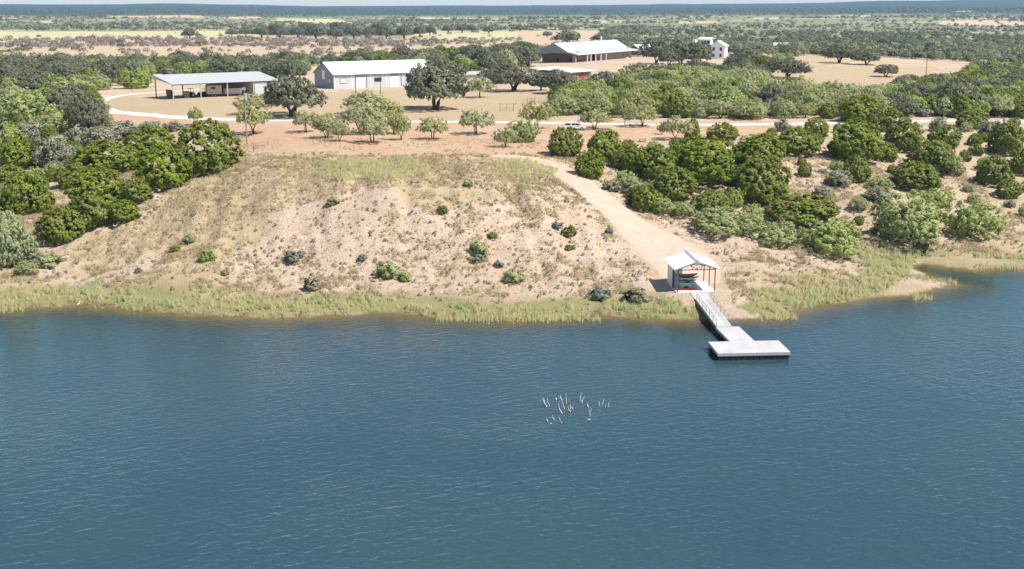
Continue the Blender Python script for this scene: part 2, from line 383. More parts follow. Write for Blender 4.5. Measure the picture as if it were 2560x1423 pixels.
def water_mat():
    m, t, o = newmat('lake_water')
    tc = nd(t, 'ShaderNodeTexCoord')
    def swell(deg, sx, sy, sc_, det, dis):
        r_ = nd(t, 'ShaderNodeMapping'); r_.inputs['Rotation'].default_value = (0, 0, R(deg)); t.links.new(tc.outputs['Object'], r_.inputs[0])
        q_ = nd(t, 'ShaderNodeMapping'); q_.inputs['Scale'].default_value = (sx, sy, 1); t.links.new(r_.outputs[0], q_.inputs[0])
        return noise(t, q_.outputs[0], sc_, det, .55, dis)
    a = swell(-26, .40, 1.0, 1.35, 3, .6); b = swell(17, .42, 1.0, 1.7, 2, .5); c = swell(-8, .5, 1.0, 3.2, 2, .3)
    patch = ramp(t, noise(t, tc.outputs['Object'], .022, 5, .62, .8), .3, .7)
    h = math_(t, 'ADD', math_(t, 'MULTIPLY', a, 1.0), math_(t, 'MULTIPLY', b, .40))
    h = math_(t, 'MULTIPLY', h, math_(t, 'ADD', .45, math_(t, 'MULTIPLY', patch, .85)))
    h = math_(t, 'ADD', h, math_(t, 'MULTIPLY', c, .12))
    nrm = bumped(t, h, 1.0, .23); soft = bumped(t, h, 1.0, .07)
    dif = nd(t, 'ShaderNodeBsdfDiffuse')
    dc = mixc(t, ramp(t, noise(t, tc.outputs['Object'], .02, 3), .35, .65), (.022, .052, .068), (.028, .061, .066))
    t.links.new(dc, dif.inputs[0]); t.links.new(nrm, dif.inputs['Normal'])
    trn = nd(t, 'ShaderNodeBsdfTransparent')
    body = nd(t, 'ShaderNodeMixShader'); dpt = nd(t, 'ShaderNodeAttribute', attribute_name='depth')
    clear = math_(t, 'MULTIPLY', math_(t, 'POWER', 2.718, math_(t, 'MULTIPLY', dpt.outputs['Fac'], -2.6)), .95)      # how far light gets through the silty water
    t.links.new(clear, body.inputs[0])
    t.links.new(dif.outputs[0], body.inputs[1]); t.links.new(trn.outputs[0], body.inputs[2])
    gl = nd(t, 'ShaderNodeBsdfGlossy'); gl.inputs['Roughness'].default_value = .10; t.links.new(soft, gl.inputs['Normal'])
    fr = nd(t, 'ShaderNodeFresnel'); fr.inputs[0].default_value = 1.33; t.links.new(nrm, fr.inputs['Normal'])
    mx = nd(t, 'ShaderNodeMixShader'); t.links.new(fr.outputs[0], mx.inputs[0]); t.links.new(body.outputs[0], mx.inputs[1]); t.links.new(gl.outputs[0], mx.inputs[2])
    t.links.new(mx.outputs[0], o.inputs[0])
    va = nd(t, 'ShaderNodeVolumeAbsorption'); va.inputs[0].default_value = (.28, .36, .16, 1); va.inputs[1].default_value = .5
    t.links.new(va.outputs[0], o.inputs[1]); return m
M['water'] = water_mat()

# ---------------------------------------------------------------- mesh helpers
def raw(name, V, T, mat, parent=None, attrs=None, smooth=False, nrm=None):
    V = np.asarray(V, np.float32); T = np.asarray(T, np.int32)
    me = bpy.data.meshes.new(name)
    k = T.shape[1]
    me.vertices.add(len(V)); me.vertices.foreach_set('co', V.ravel())
    me.loops.add(T.size); me.loops.foreach_set('vertex_index', T.ravel())
    me.polygons.add(len(T)); me.polygons.foreach_set('loop_start', np.arange(0, T.size, k, dtype=np.int32))
    me.polygons.foreach_set('use_smooth', np.full(len(T), smooth))
    for n, (typ, dat) in (attrs or {}).items():
        at = me.attributes.new(n, typ, 'POINT')
        at.data.foreach_set('color' if typ == 'FLOAT_COLOR' else 'value', np.asarray(dat, np.float32).ravel())
    me.update(calc_edges=True)
    if nrm is not None:      # leaves shade with the rounded form of their clump
        me.polygons.foreach_set('use_smooth', np.full(len(T), True))
        me.normals_split_custom_set_from_vertices(np.asarray(nrm, np.float32))
    if mat: me.materials.append(mat)
    return link(name, me, parent)
def link(name, me, parent=None):
    o = bpy.data.objects.new(name, me); col.objects.link(o)
    if parent: o.parent = parent
    return o
class MB:
    def __init__(s): s.v = []; s.f = []
    def add(s, v, f):
        b = len(s.v); s.v += [tuple(map(float, p)) for p in v]; s.f += [tuple(b + i for i in q) for q in f]; return s
    def box(s, x0, y0, z0, x1, y1, z1):
        return s.add([(x0, y0, z0), (x1, y0, z0), (x1, y1, z0), (x0, y1, z0), (x0, y0, z1), (x1, y0, z1), (x1, y1, z1), (x0, y1, z1)],
                     [(3, 2, 1, 0), (4, 5, 6, 7), (0, 1, 5, 4), (1, 2, 6, 5), (2, 3, 7, 6), (3, 0, 4, 7)])
    def tube(s, pts, rad, n=6, cap=True):
        pts = [Vector(p) for p in pts]
        if not hasattr(rad, '__len__'): rad = [rad] * len(pts)
        rings = []
        for i, p in enumerate(pts):
            d = (pts[min(i + 1, len(pts) - 1)] - pts[max(i - 1, 0)]).normalized()
            a = d.orthogonal().normalized() if abs(d.z) > .9 else d.cross(Vector((0, 0, 1))).normalized()
            b = d.cross(a)
            rings.append([p + (a * math.cos(q) + b * math.sin(q)) * rad[i] for q in [2 * math.pi * k / n for k in range(n)]])
        v = [q for r in rings for q in r]; f = []
        for i in range(len(rings) - 1):
            for k in range(n):
                f.append((i * n + k, i * n + (k + 1) % n, (i + 1) * n + (k + 1) % n, (i + 1) * n + k))
        if cap: f.append(tuple(range(n))[::-1]); f.append(tuple((len(rings) - 1) * n + k for k in range(n)))
        return s.add(v, f)
    def prism(s, prof, y0, y1, axis='y'):
        """profile of (x,z) extruded along y (or (y,z) along x)"""
        n = len(prof)
        if axis == 'y': v = [(a, y0, b) for a, b in prof] + [(a, y1, b) for a, b in prof]
        else: v = [(y0, a, b) for a, b in prof] + [(y1, a, b) for a, b in prof]
        f = [tuple(range(n)), tuple(range(n, 2 * n))[::-1]] + [(i, n + i, n + (i + 1) % n, (i + 1) % n) for i in range(n)]
        return s.add(v, f)
    def slabquad(s, a, b, c, d, th):
        """a thick sheet: four corners on top, thickness downwards"""
        t = [Vector(p) for p in (a, b, c, d)]; dn = Vector((0, 0, -th))
        return s.add([*t, *[p + dn for p in t]], [(0, 1, 2, 3), (7, 6, 5, 4), (0, 4, 5, 1), (1, 5, 6, 2), (2, 6, 7, 3), (3, 7, 4, 0)])
    def build(s, name, mat, parent=None, smooth=False):
        me = bpy.data.meshes.new(name); me.from_pydata(s.v, [], s.f)
        import bmesh
        bm = bmesh.new(); bm.from_mesh(me); bmesh.ops.recalc_face_normals(bm, faces=bm.faces); bm.to_mesh(me); bm.free()
        if smooth: me.polygons.foreach_set('use_smooth', [True] * len(me.polygons))
        me.materials.append(mat); return link(name, me, parent)
def tag(o, label=None, cat=None, group=None, kind=None):
    if label: o['label'] = label
    if cat: o['category'] = cat
    if group: o['group'] = group
    if kind: o['kind'] = kind
    return o
def empty(name, loc, rz=0.0, label=None, cat=None, group=None):
    o = bpy.data.objects.new(name, None); col.objects.link(o); o.empty_display_size = .3
    o.location = tuple(map(float, loc)); o.rotation_euler = (0, 0, rz); return tag(o, label, cat, group)
def BX(name, mat, parent, *a): return MB().box(*a).build(name, mat, parent)

# ---------------------------------------------------------------- terrain mesh (polar tessellation, finer where near)
CLEARINGS = [[(2330, 54), (2420, 50), (2540, 53), (2600, 62), (2480, 66), (2360, 62)], [(2070, 39), (2180, 38), (2190, 42), (2080, 43)], [(1690, 54), (1790, 53), (1800, 58), (1700, 60)], [(1480, 52), (1560, 51), (1560, 56), (1490, 57)], [(270, 41), (480, 38), (520, 42), (300, 46)], [(560, 43), (650, 41), (660, 46), (570, 48)], [(90, 53), (130, 52), (135, 57), (95, 58)], [(1880, 44), (1960, 43), (1960, 47), (1890, 48)], [(2395, 28), (2430, 27), (2432, 30), (2396, 31)]]
def make_terrain():
    az = np.radians(np.concatenate([np.linspace(-60, -29, 50, endpoint=False), np.linspace(-29, 29, 290, endpoint=False), np.linspace(29, 60, 51)]))
    rr = [136.0]
    while rr[-1] < 13500: rr.append(rr[-1] * (1.0030 if rr[-1] < 262 else (1.0062 if rr[-1] < 800 else 1.012)))
    rr = np.array(rr)
    Rg, Az = np.meshgrid(rr, az, indexing='ij')
    x = (Rg * np.sin(Az)).ravel(); y = (Rg * np.cos(Az)).ravel()
    z = height(x, y)
    nr, na = Rg.shape
    i = np.arange(nr - 1)[:, None] * na + np.arange(na - 1)[None]
    q = np.stack([i, i + 1, i + na + 1, i + na], -1).reshape(-1, 4)[:, ::-1]
    px, py = project(x, y, z); r = np.hypot(x, y)
    d = shore_d(x, y)
    jx = px + (fbm(x / 4, y / 4, 21) - .5) * 60 * np.minimum(230 / r, 1); jy = py + (fbm(x / 4, y / 4, 22) - .5) * 36 * np.minimum(230 / r, 1)
    near = 1 - sstep(430, 520, r)
    grass = 0.25 + 0.75 * sstep(.42, .62, fbm(x / 9, y / 9, 31))
    slope_bare = inpoly(jx, jy, [(560, 640), (780, 560), (1000, 560), (1150, 520), (1400, 470), (1480, 500), (1560, 600), (1640, 700), (1500, 735), (900, 735), (620, 720)])
    grass = np.where(slope_bare, grass * .45, grass)
    grass = np.where(inpoly(jx, jy, [(560, 440), (760, 400), (1000, 395), (1260, 400), (1400, 440), (1330, 480), (1100, 470), (900, 470), (600, 560), (420, 620), (180, 660), (150, 640)]), np.maximum(grass, .85), grass)
    lawn = inpoly(jx, jy, [(260, 250), (420, 240), (760, 230), (1160, 225), (1500, 235), (1560, 260), (1400, 300), (1240, 300), (620, 296), (400, 285), (290, 276)])
    lawn |= inpoly(jx, jy, [(1880, 205), (2010, 130), (2150, 100), (2300, 105), (2300, 130), (2060, 165), (2340, 165), (2330, 215), (2000, 205), (1930, 225)])
    grass = np.where(lawn, .95, grass)
    dirt = inpoly(jx, jy, [(580, 372), (760, 382), (1000, 396), (1250, 398), (1330, 410), (1450, 375), (1750, 345), (2080, 330), (2080, 308), (1500, 316), (1000, 310), (620, 305), (290, 282), (270, 300), (560, 335)]).astype(float)
    grass = np.where(dirt > 0, grass * .25, grass)
    dirt = np.maximum(dirt, lawn * .35)
    green = (1 - sstep(5.0, 11.0, d + (fbm(x / 5, y / 5, 41) - .5) * 7)) * sstep(-.6, .4, d)
    green *= 1 - .85 * inpoly(jx, jy, [(1610, 690), (1700, 760), (1760, 760), (1770, 815), (1960, 810), (1840, 770), (1900, 720), (1960, 660), (1700, 640)])
    green *= 1 - .9 * inpoly(jx, jy, [(2150, 770), (2190, 735), (2240, 700), (2290, 690), (2420, 720), (2300, 760)])
    green *= 1 - .7 * inpoly(jx, jy, [(2270, 665), (2300, 640), (2420, 640), (2560, 655), (2560, 690), (2270, 690)])
    wood = sstep(680, 860, r)
    openf = inpoly(jx, jy, [(-400, 97), (400, 92), (640, 90), (1000, 96), (1060, 78), (1500, 76), (1500, 108), (1330, 118), (1200, 145), (900, 155), (640, 152), (380, 158), (200, 150), (-400, 152)])
    hay = inpoly(px, py, [(-600, 78), (300, 79), (640, 76), (640, 92), (400, 96), (180, 103), (-600, 112)]) | inpoly(px, py, [(1050, 84), (1300, 80), (1300, 98), (1050, 98)])
    hay |= inpoly(px, py, [(690, 46), (830, 48), (900, 56), (860, 58), (690, 53)]) | inpoly(px, py, [(1040, 43), (1260, 47), (1260, 49), (1040, 47)])
    clr = np.zeros(len(x), bool)
    for q4 in CLEARINGS: clr |= inpoly(jx, jy, q4)
    clr &= r > 900
    wood = np.where(((openf | hay) & (r > 480)) | clr, 0, wood); grass = np.where(clr, .7, grass)
    grass = np.where(openf & (r > 640), .8, grass)
    # damp, algae-brown margin and lake bed
    wet = sstep(.14, .02, z) * (r < 300)
    ma = np.stack([np.clip(grass, 0, 1), np.clip(green, 0, 1), np.clip(dirt, 0, 1), sstep(3400, 4800, r) * ~clr], 1)
    mb = np.stack([np.clip(wood, 0, 1), hay.astype(float), np.clip(wet, 0, 1), np.ones_like(x)], 1)
    o = raw('ground', np.stack([x, y, z], 1), q, M['ground'], None, {'mask_a': ('FLOAT_COLOR', ma), 'mask_b': ('FLOAT_COLOR', mb)}, True)
    tag(o, 'sandy ranch land rising from the lake to the far hills', 'ground', kind='structure')
make_terrain()
o = MB().add([(-1200, -500, -5.3), (1200, -500, -5.3), (1200, 260, -5.3), (-1200, 260, -5.3)], [(0, 1, 2, 3)]).build('lake_bed', M['ground']); tag(o, 'brown bed of the lake under the water', 'lake bed', kind='structure')
def make_water():
    xs = np.concatenate([np.linspace(-1200, -120, 12, endpoint=False), np.arange(-120, 125, 1.3), np.linspace(125, 1200, 13)])
    ys = np.concatenate([np.linspace(-500, 130, 10, endpoint=False), np.arange(130, 220, 1.3), np.linspace(220, 262, 6)])
    X, Y = np.meshgrid(xs, ys); nx, ny = len(xs), len(ys)
    x = X.ravel(); y = Y.ravel()
    dep = np.where((np.abs(x) < 160) & (y > 128), -height(x, y), np.where(y < 160, 4.0, 0.5)); dep = np.clip(dep, 0, 5)
    V = np.stack([x, y, np.zeros_like(x)], 1)
    i = np.arange(ny - 1)[:, None] * nx + np.arange(nx - 1)[None]
    q = np.stack([i, i + 1, i + nx + 1, i + nx], -1).reshape(-1, 4)
    n = len(V); ring = np.concatenate([np.arange(nx), np.arange(1, ny) * nx + nx - 1, (ny - 1) * nx + np.arange(nx - 2, -1, -1), np.arange(ny - 2, 0, -1) * nx])
    lowv = V[ring].copy(); lowv[:, 2] = -6; m = len(ring); k = np.arange(m)
    side = np.stack([ring[k], n + k, n + (k + 1) % m, ring[(k + 1) % m]], 1)
    V = np.concatenate([V, lowv]); dep = np.concatenate([dep, np.full(m, 4.0)])
    c = [n + int(np.where(ring == v)[0][0]) for v in (0, nx - 1, ny * nx - 1, (ny - 1) * nx)]
    q = np.concatenate([q, side, np.array([c[::-1]])])
    return raw('lake_water', V, q, M['water'], None, {'depth': ('FLOAT', dep)})
o = make_water(); tag(o, 'rippled blue green lake in front of the grassy bank', 'lake', kind='structure')

def strip(name, left, right, mat, lift, sub=10, wj=.25):
    """a draped ribbon between two lists of ground points"""
    def dens(P):
        P = np.array(P); out = []
        for i in range(len(P) - 1):
            p0 = P[max(i - 1, 0)]; p1 = P[i]; p2 = P[i + 1]; p3 = P[min(i + 2, len(P) - 1)]
            for k in range(sub):
                t = k / sub
                out.append(.5 * (2 * p1 + (p2 - p0) * t + (2 * p0 - 5 * p1 + 4 * p2 - p3) * t * t + (3 * p1 - p0 - 3 * p2 + p3) * t ** 3))
        out.append(P[-1]); return np.array(out)
    L = dens(left); Rr = dens(right); n = len(L); mcol = 9
    L = L + rng.normal(0, wj, L.shape); Rr = Rr + rng.normal(0, wj, Rr.shape)
    s = np.linspace(0, 1, mcol)[None, :, None]
    g = L[:, None] * (1 - s) + Rr[:, None] * s
    x = g[..., 0].ravel(); y = g[..., 1].ravel(); z = height(x, y) + lift
    z = z.reshape(n, mcol); z[:, 0] -= lift * 2.5; z[:, -1] -= lift * 2.5; z[0] -= lift * 1.5; z[-1] -= lift * 2.5
    i = np.arange(n - 1)[:, None] * mcol + np.arange(mcol - 1)[None]
    q = np.stack([i, i + 1, i + mcol + 1, i + mcol], -1).reshape(-1, 4)
    return raw(name, np.stack([x, y, z.ravel()], 1), q, mat, None, None, True)
def polyroad(pts, wd):
    P = np.array([ground(a, b)[:2] for a, b in pts]); T = np.gradient(P, axis=0); T /= np.linalg.norm(T, axis=1)[:, None]
    N = np.stack([-T[:, 1], T[:, 0]], 1); return P + N * wd / 2, P - N * wd / 2
L, Rr = polyroad([(520, 222), (420, 229), (330, 236), (275, 244), (252, 256), (264, 271), (310, 282), (400, 290), (520, 297), (640, 300), (760, 301), (900, 304), (1050, 304), (1240, 306), (1400, 308), (1520, 310),
                  (1700, 312), (1950, 310), (2150, 306), (2260, 304), (2360, 302), (2460, 304), (2640, 304)], 5.0)
tag(strip('gravel_road', L, Rr, M['gravel'], .07), 'white gravel road crossing the plateau and looping round the open shed', 'road', kind='structure')
tag(strip('dirt_track', [ground(*p)[:2] for p in TL], [ground(*p)[:2] for p in TR], M['track'], .08, 10, .05), 'pale dirt track running down the bank to the boat shelter', 'track', kind='structure')

# ---------------------------------------------------------------- foliage generators
def leaves(C, Rad, n, size, out_c, bias=.8, seed=0, up=.25, elong=1.0, tintc=None):
    """n triangles about each clump centre"""
    g = np.random.default_rng(seed)
    k = len(C); tot = k * n
    c = np.repeat(C, n, 0); rad = np.repeat(Rad, n)[:, None]
    u = g.normal(size=(tot, 3)); u /= np.linalg.norm(u, axis=1)[:, None]
    p = c + u * rad * (g.random((tot, 1)) ** .45)
    nrm = (c - out_c); nrm = nrm / (np.linalg.norm(nrm, axis=1)[:, None] + 1e-6)
    nrm = nrm * bias + u * .7 * bias + g.normal(size=(tot, 3)) * .55 + np.array([0, 0, up])
    nrm /= np.linalg.norm(nrm, axis=1)[:, None]
    a = np.cross(nrm, g.normal(size=(tot, 3))); a /= np.linalg.norm(a, axis=1)[:, None] + 1e-9
    b = np.cross(nrm, a)
    s = size * g.uniform(.6, 1.35, (tot, 1))
    e = s * elong
    V = np.stack([p + a * e, p - a * e * .5 + b * s * .8, p - a * e * .5 - b * s * .8], 1).reshape(-1, 3)
    T = np.arange(tot * 3).reshape(-1, 3)
    ow = p - out_c; ow /= np.linalg.norm(ow, axis=1)[:, None] + 1e-6
    cl = (p - c) / rad
    sn = ow * .75 + cl * .75 + nrm * .45 + np.array([0, 0, .25]); sn /= np.linalg.norm(sn, axis=1)[:, None] + 1e-6
    flip = (nrm * sn).sum(1) < 0
    T[flip] = T[flip][:, ::-1]
    ti = np.repeat(g.random(k), n) * .75 + g.random(tot) * .25 if tintc is None else np.repeat(tintc, n) * .75 + g.random(tot) * .25
    return V, T, np.repeat(ti, 3), np.repeat(sn, 3, 0)
def dome(g, k, w, h, z0, fill=.2, lob=.22, low=.45):
    """clump centres over an uneven dome of width w, height h, standing from z0; low: how much of the skirt below the widest ring is leafy"""
    uz = g.uniform(-low, 1, k) ; ph = g.uniform(0, 2 * math.pi, k); o = g.uniform(0, 6.28, 4)
    up = uz > 0
    rad = np.where(up, np.sqrt(np.maximum(1 - uz ** 2, 0)), 1 - .28 * uz ** 2)
    m = 1 + lob * (np.sin(2 * ph + o[0] + 2 * uz) * .5 + np.sin(3 * ph + o[1]) * .5 + np.sin(5 * ph + 4 * uz + o[2]) * .35) + g.normal(0, .06, k)
    rr = np.where(g.random(k) < fill, g.uniform(.35, .8, k), g.uniform(.86, 1.0, k)) * m
    hh = h - z0; top = 1 + lob * .5 * np.sin(2 * ph + o[3])
    zz = z0 + hh * np.where(up, .36 + .64 * uz * np.minimum(rr * top, 1.06), .36 + .36 * uz)
    return np.stack([np.cos(ph) * rad * w / 2 * rr, np.sin(ph) * rad * w / 2 * rr, zz], 1)
def limb_tree(g, stems, hgt, spread, r0, nb=3, lean=.35):
    mb = MB(); tips = []
    for s in range(stems):
        a = 2 * math.pi * s / stems + g.uniform(-.5, .5); l = lean * g.uniform(.6, 1.3)
        p = Vector((math.cos(a) * r0 * (.8 if stems > 1 else 0), math.sin(a) * r0 * (.8 if stems > 1 else 0), -.25)); pts = [p]; rad = [r0]
        for k in range(1, 5):
            f = k / 4
            p = Vector((math.cos(a) * spread * l * f ** 1.2, math.sin(a) * spread * l * f ** 1.2, hgt * .62 * f)) + Vector(g.normal(0, hgt * .02, 3)); pts.append(p); rad.append(r0 * (1 - .6 * f))
        mb.tube(pts, rad, 6)
        for b in range(nb):
            k = int(g.integers(2, 5)); q = pts[k]; aa = a + g.uniform(-1.5, 1.5)
            e = q + Vector((math.cos(aa) * spread * g.uniform(.3, .6), math.sin(aa) * spread * g.uniform(.3, .6), hgt * g.uniform(.1, .3)))
            mdl = (q + e) / 2 + Vector((0, 0, hgt * g.uniform(-.04, .05)))
            mb.tube([q, mdl, e], [rad[k] * .7, rad[k] * .45, rad[k] * .15], 5); tips.append(e)
    return mb, tips
PROTO = {}
def proto(kind, i, w, h, crown, mb, leafm, barkm):
    V, T, ti, sn = crown
    ob = raw('crown', V, T, leafm, None, {'tint': ('FLOAT', ti)}, True, sn)
    cme = ob.data; bpy.data.objects.remove(ob)
    tb = mb.build('trunk', barkm); tme = tb.data; bpy.data.objects.remove(tb)
    PROTO.setdefault(kind, []).append((w, h, cme, tme))
for i in range(6):      # ashy juniper: dense round dome down to the grass
    g = np.random.default_rng(100 + i); w, h = 5.0, 4.4
    C = dome(g, 520, w * .95, h * .96, .12, .08, .16 + .015 * i, .95); rad = g.uniform(.13, .30, 520)
    # a few spiky leaders on top
    mb, _ = limb_tree(g, 3, h * .8, w * .34, .12, 2, .3)
    proto('cedar', i, w, h, leaves(C, rad, 28, .092, np.array([0, 0, h * .3]), 1.1, i, .12, 1.5), mb, M['cedar'], M['bark'])
for i in range(6):      # mesquite: thin feathery umbrella on leaning stems
    g = np.random.default_rng(200 + i); w, h = 6.0, 4.6
    mb, tips = limb_tree(g, int(g.integers(2, 4)), h, w * .5, .12, 4, .55)
    C = dome(g, 210, w * .93, h * .95, h * .24, .4, .34, .5); C = np.concatenate([C, np.array([list(t) for t in tips])]); k = len(C)
    proto('mesquite', i, w, h, leaves(C, g.uniform(.18, .42, k), 18, .11, np.array([0, 0, h * .4]), .6, 50 + i, .2, 1.7), mb, M['mesquite'], M['bark'])
for i in range(5):      # leafy light-green shrub tree
    g = np.random.default_rng(300 + i); w, h = 6.0, 4.6
    mb, tips = limb_tree(g, 3, h, w * .5, .13, 3, .45)
    C = dome(g, 400, w * .94, h * .95, h * .05, .2, .34, .9); k = len(C)
    proto('green', i, w, h, leaves(C, g.uniform(.17, .40, k), 20, .11, np.array([0, 0, h * .3]), .8, 80 + i, .15, 1.5), mb, M['green'], M['bark'])
for i in range(5):      # live oak: wide dark crown, forked trunk
    g = np.random.default_rng(400 + i); w, h = 12.0, 8.0
    mb, tips = limb_tree(g, int(g.integers(2, 4)), h, w * .5, .36, 5, .5)
    C = dome(g, 520, w * .94, h * .95, h * .2, .25, .32, .6); C = np.concatenate([C, np.array([list(t) for t in tips])]); k = len(C)
    proto('oak', i, w, h, leaves(C, g.uniform(.28, .62, k), 24, .18, np.array([0, 0, h * .4]), .8, 120 + i, .15, 1.3), mb, M['oak'], M['bark'])
for i in range(4):      # grey half-bare brush
    g = np.random.default_rng(500 + i); w, h = 4.0, 2.8
    mb, tips = limb_tree(g, 5, h, w * .5, .05, 4, .7)
    C = dome(g, 80, w * .85, h * .9, .1, .4, .3, .8); k = len(C)
    proto('grey', i, w, h, leaves(C, g.uniform(.3, .6, k), 30, .10, np.array([0, 0, h * .3]), .3, 160 + i, .2, 2.6), mb, M['grey'], M['bark_grey'])
for i in range(4):      # low shrub of the bank
    g = np.random.default_rng(600 + i); w, h = 2.0, 1.5
    mb, tips = limb_tree(g, 4, h, w * .5, .04, 2, .6)
    C = dome(g, 60, w * .85, h * .9, .05, .2, .35, .9); k = len(C)
    ln = leaves(C, g.uniform(.16, .34, k), 30, .085, np.array([0, 0, h * .25]), .5, 190 + i, .3, 1.8)
    for kk, mm in (('shrub', 'green'), ('shrub_dark', 'cedar'), ('shrub_olive', 'olive'), ('shrub_sage', 'sage')):
        proto(kk, i, w, h, ln, mb, M[mm], M['bark_grey'])
PLACED = []
NAMES = {'cedar': ('juniper_tree', 'tree'), 'mesquite': ('mesquite_tree', 'tree'), 'green': ('leafy_tree', 'tree'), 'oak': ('oak_tree', 'tree'), 'grey': ('bare_brush', 'bush'),
         'shrub': ('shrub', 'shrub'), 'shrub_dark': ('shrub', 'shrub'), 'shrub_olive': ('shrub', 'shrub'), 'shrub_sage': ('shrub', 'shrub')}
COUNT = {}
def plant(kind, p, w, h, label, group=None, rz=None):
    v = PROTO[kind][int(rng.integers(len(PROTO[kind])))]
    nm, cat = NAMES[kind]
    e = empty(nm, (p[0], p[1], p[2] - .06), rng.uniform(0, 6.28) if rz is None else rz, label, cat, group)
    e.scale = (w / v[0], w / v[0] * rng.uniform(.92, 1.08), h / v[1])
    link('trunk', v[3], e); link('crown', v[2], e)
    PLACED.append((p[0], p[1], w)); COUNT[kind] = COUNT.get(kind, 0) + 1
    return e
def plant_px(kind, bx, by, wp, hp, label, group=None):
    p = ground(bx, by)
    dep = p[1] * CP + (HC - p[2]) * SP; dist = math.hypot(p[0], p[1])
    sd = (HC - p[2]) / math.hypot(dist, HC - p[2]); cdp = math.sqrt(1 - sd * sd)
    wm = wp * dep / F
    full = kind in ('cedar', 'green', 'grey') or kind.startswith('shrub')
    if full:        # the front edge of the crown hides its foot
        p[1] += .35 * wm * .8; p[2] = H1(p[0], p[1])
    hm = max((hp * dep / F - (.5 if full else .2) * wm * sd) / cdp, .4 * wm)
    return plant(kind, p, wm, hm, label, group)
OWN = {(510, 438): 'largest round juniper at the mound crest beside the tall utility pole', (392, 478): 'bright rounded juniper on the mound edge below the largest one', (370, 400): 'flat-domed juniper tucked behind the bright rounded one by the mound',
       (250, 445): 'broad greyish juniper in the middle of the ravine', (337, 512): 'small low juniper at the mound edge under the bright rounded one', (232, 520): 'dense juniper on the ravine side below the broad greyish one',
       (215, 578): 'juniper hugging the lower mound edge next to the lowest one', (145, 615): 'lowest juniper of the row along the mound edge above the shore grass',
       (1412, 394): 'round juniper at the top bend of the dirt track in front of the parked truck', (1513, 406): 'second round juniper from the top bend of the dirt track', (1478, 447): 'juniper leaning over the track edge below the two round ones',
       (1765, 468): 'very large juniper in the middle of the trackside grove', (1908, 512): 'tall juniper below and beside the very large trackside one', (1905, 425): 'juniper directly uphill of the tall trackside one', (1612, 530): 'juniper standing alone at the lower bend of the dirt track',
       (2145, 408): 'largest dome-shaped juniper on the eroded slope above the cove', (2155, 308): 'juniper overhanging the gravel road above the eroded slope', (2010, 570): 'wide low juniper just above the leafy shrub trees at the slope foot', (2000, 392): 'squat juniper at the upper edge of the eroded slope beside the bare dirt',
       (490, 312): 'sapling-thin mesquite beside the gravel road behind the largest juniper', (635, 335): 'mesquite standing just behind the tall utility pole', (1262, 368): 'small pale mesquite beside the round-headed dark tree', (1345, 322): 'mesquite leaning over the gravel road behind the round-headed dark tree',
       (1487, 322): 'low mesquite in front of the bonnet of the parked truck', (1190, 335): 'wide low mesquite below the wooden gate', (1082, 348): 'round mesquite below the big spreading oak', (1690, 350): 'mesquite with a bare leaning trunk beside the small upright juniper',
       (1655, 336): 'stunted dead-looking mesquite beside the leaning one', (1604, 316): 'mesquite beside the feeder stake at the gravel road', (2088, 642): 'largest leafy shrub tree at the slope foot, reaching the shore grass', (1800, 592): 'leafy shrub tree at the slope foot nearest the dirt track',
       (1862, 168): 'dark oak close to the white house at the edge of the bare hill', (1970, 196): 'broad dome-shaped oak at the edge of the bare sandy hill', (475, 97): 'lone dark oak at the edge of the hay field', (1420, 110): 'large dark oak on pasture behind the lodge roof', (1285, 228): 'widest dark oak of the yard between the barn and the lodge'}
def plant_list(kind, rows, label, group):
    for r in rows: plant_px(kind, *r, OWN.get(r[:2], label), group)

# ---- trees set out one by one
LJ = 'round green juniper crowding the ravine beside the grassy mound'
plant_list('cedar', [(510, 438, 158, 140), (392, 478, 140, 120), (370, 400, 125, 85), (250, 445, 165, 95), (337, 512, 78, 66), (232, 520, 145, 105), (215, 578, 120, 88), (145, 615, 112, 98),
                     (52, 540, 118, 118), (40, 425, 100, 85), (300, 560, 90, 60), (20, 470, 90, 60), (180, 470, 90, 60)], LJ, 'junipers in the ravine by the mound')
plant_list('green', [(18, 672, 105, 150), (60, 325, 125, 95), (25, 290, 110, 70), (115, 300, 95, 70), (120, 345, 100, 60), (10, 380, 90, 70), (60, 690, 60, 40), (5, 600, 80, 70)], 'pale leafy tree in the ravine left of the grassy mound', 'leafy trees in the ravine by the mound')
plant_list('oak', [(222, 335, 105, 102), (150, 300, 105, 82), (190, 270, 80, 60)], 'dark oak in the ravine wood beside the road bend', 'oaks by the road bend')
plant_list('grey', [(240, 375, 95, 55), (305, 352, 95, 48), (200, 372, 85, 55), (70, 362, 85, 60), (120, 420, 90, 85), (160, 415, 70, 60), (375, 345, 60, 45), (430, 330, 50, 30), (560, 332, 24, 26), (30, 640, 80, 60), (120, 590, 60, 50), (90, 660, 80, 40)], 'grey brushy bush among the ravine junipers', 'grey brush in the ravine')
plant_list('green', [(165, 236, 120, 54), (242, 226, 62, 45), (335, 222, 82, 55), (215, 210, 60, 40)], 'bright leafy tree behind the bend of the gravel road', 'leafy trees behind the road bend')
MR = 'feathery mesquite on bare dirt between the gravel road and the mound'
plant_list('mesquite', [(490, 312, 34, 46), (635, 335, 95, 84), (765, 330, 70, 58), (818, 345, 85, 65), (850, 353, 60, 52), (930, 357, 96, 70), (905, 335, 120, 92), (1002, 350, 52, 66), (985, 335, 70, 60), (1082, 348, 82, 60), (1190, 335, 98, 66), (1262, 368, 58, 50),
                        (1345, 322, 92, 72), (1487, 322, 88, 52), (1604, 316, 82, 55), (1690, 350, 78, 62), (1655, 336, 25, 32), (640, 285, 92, 54), (1860, 300, 60, 40)], MR, 'mesquites along the gravel road')
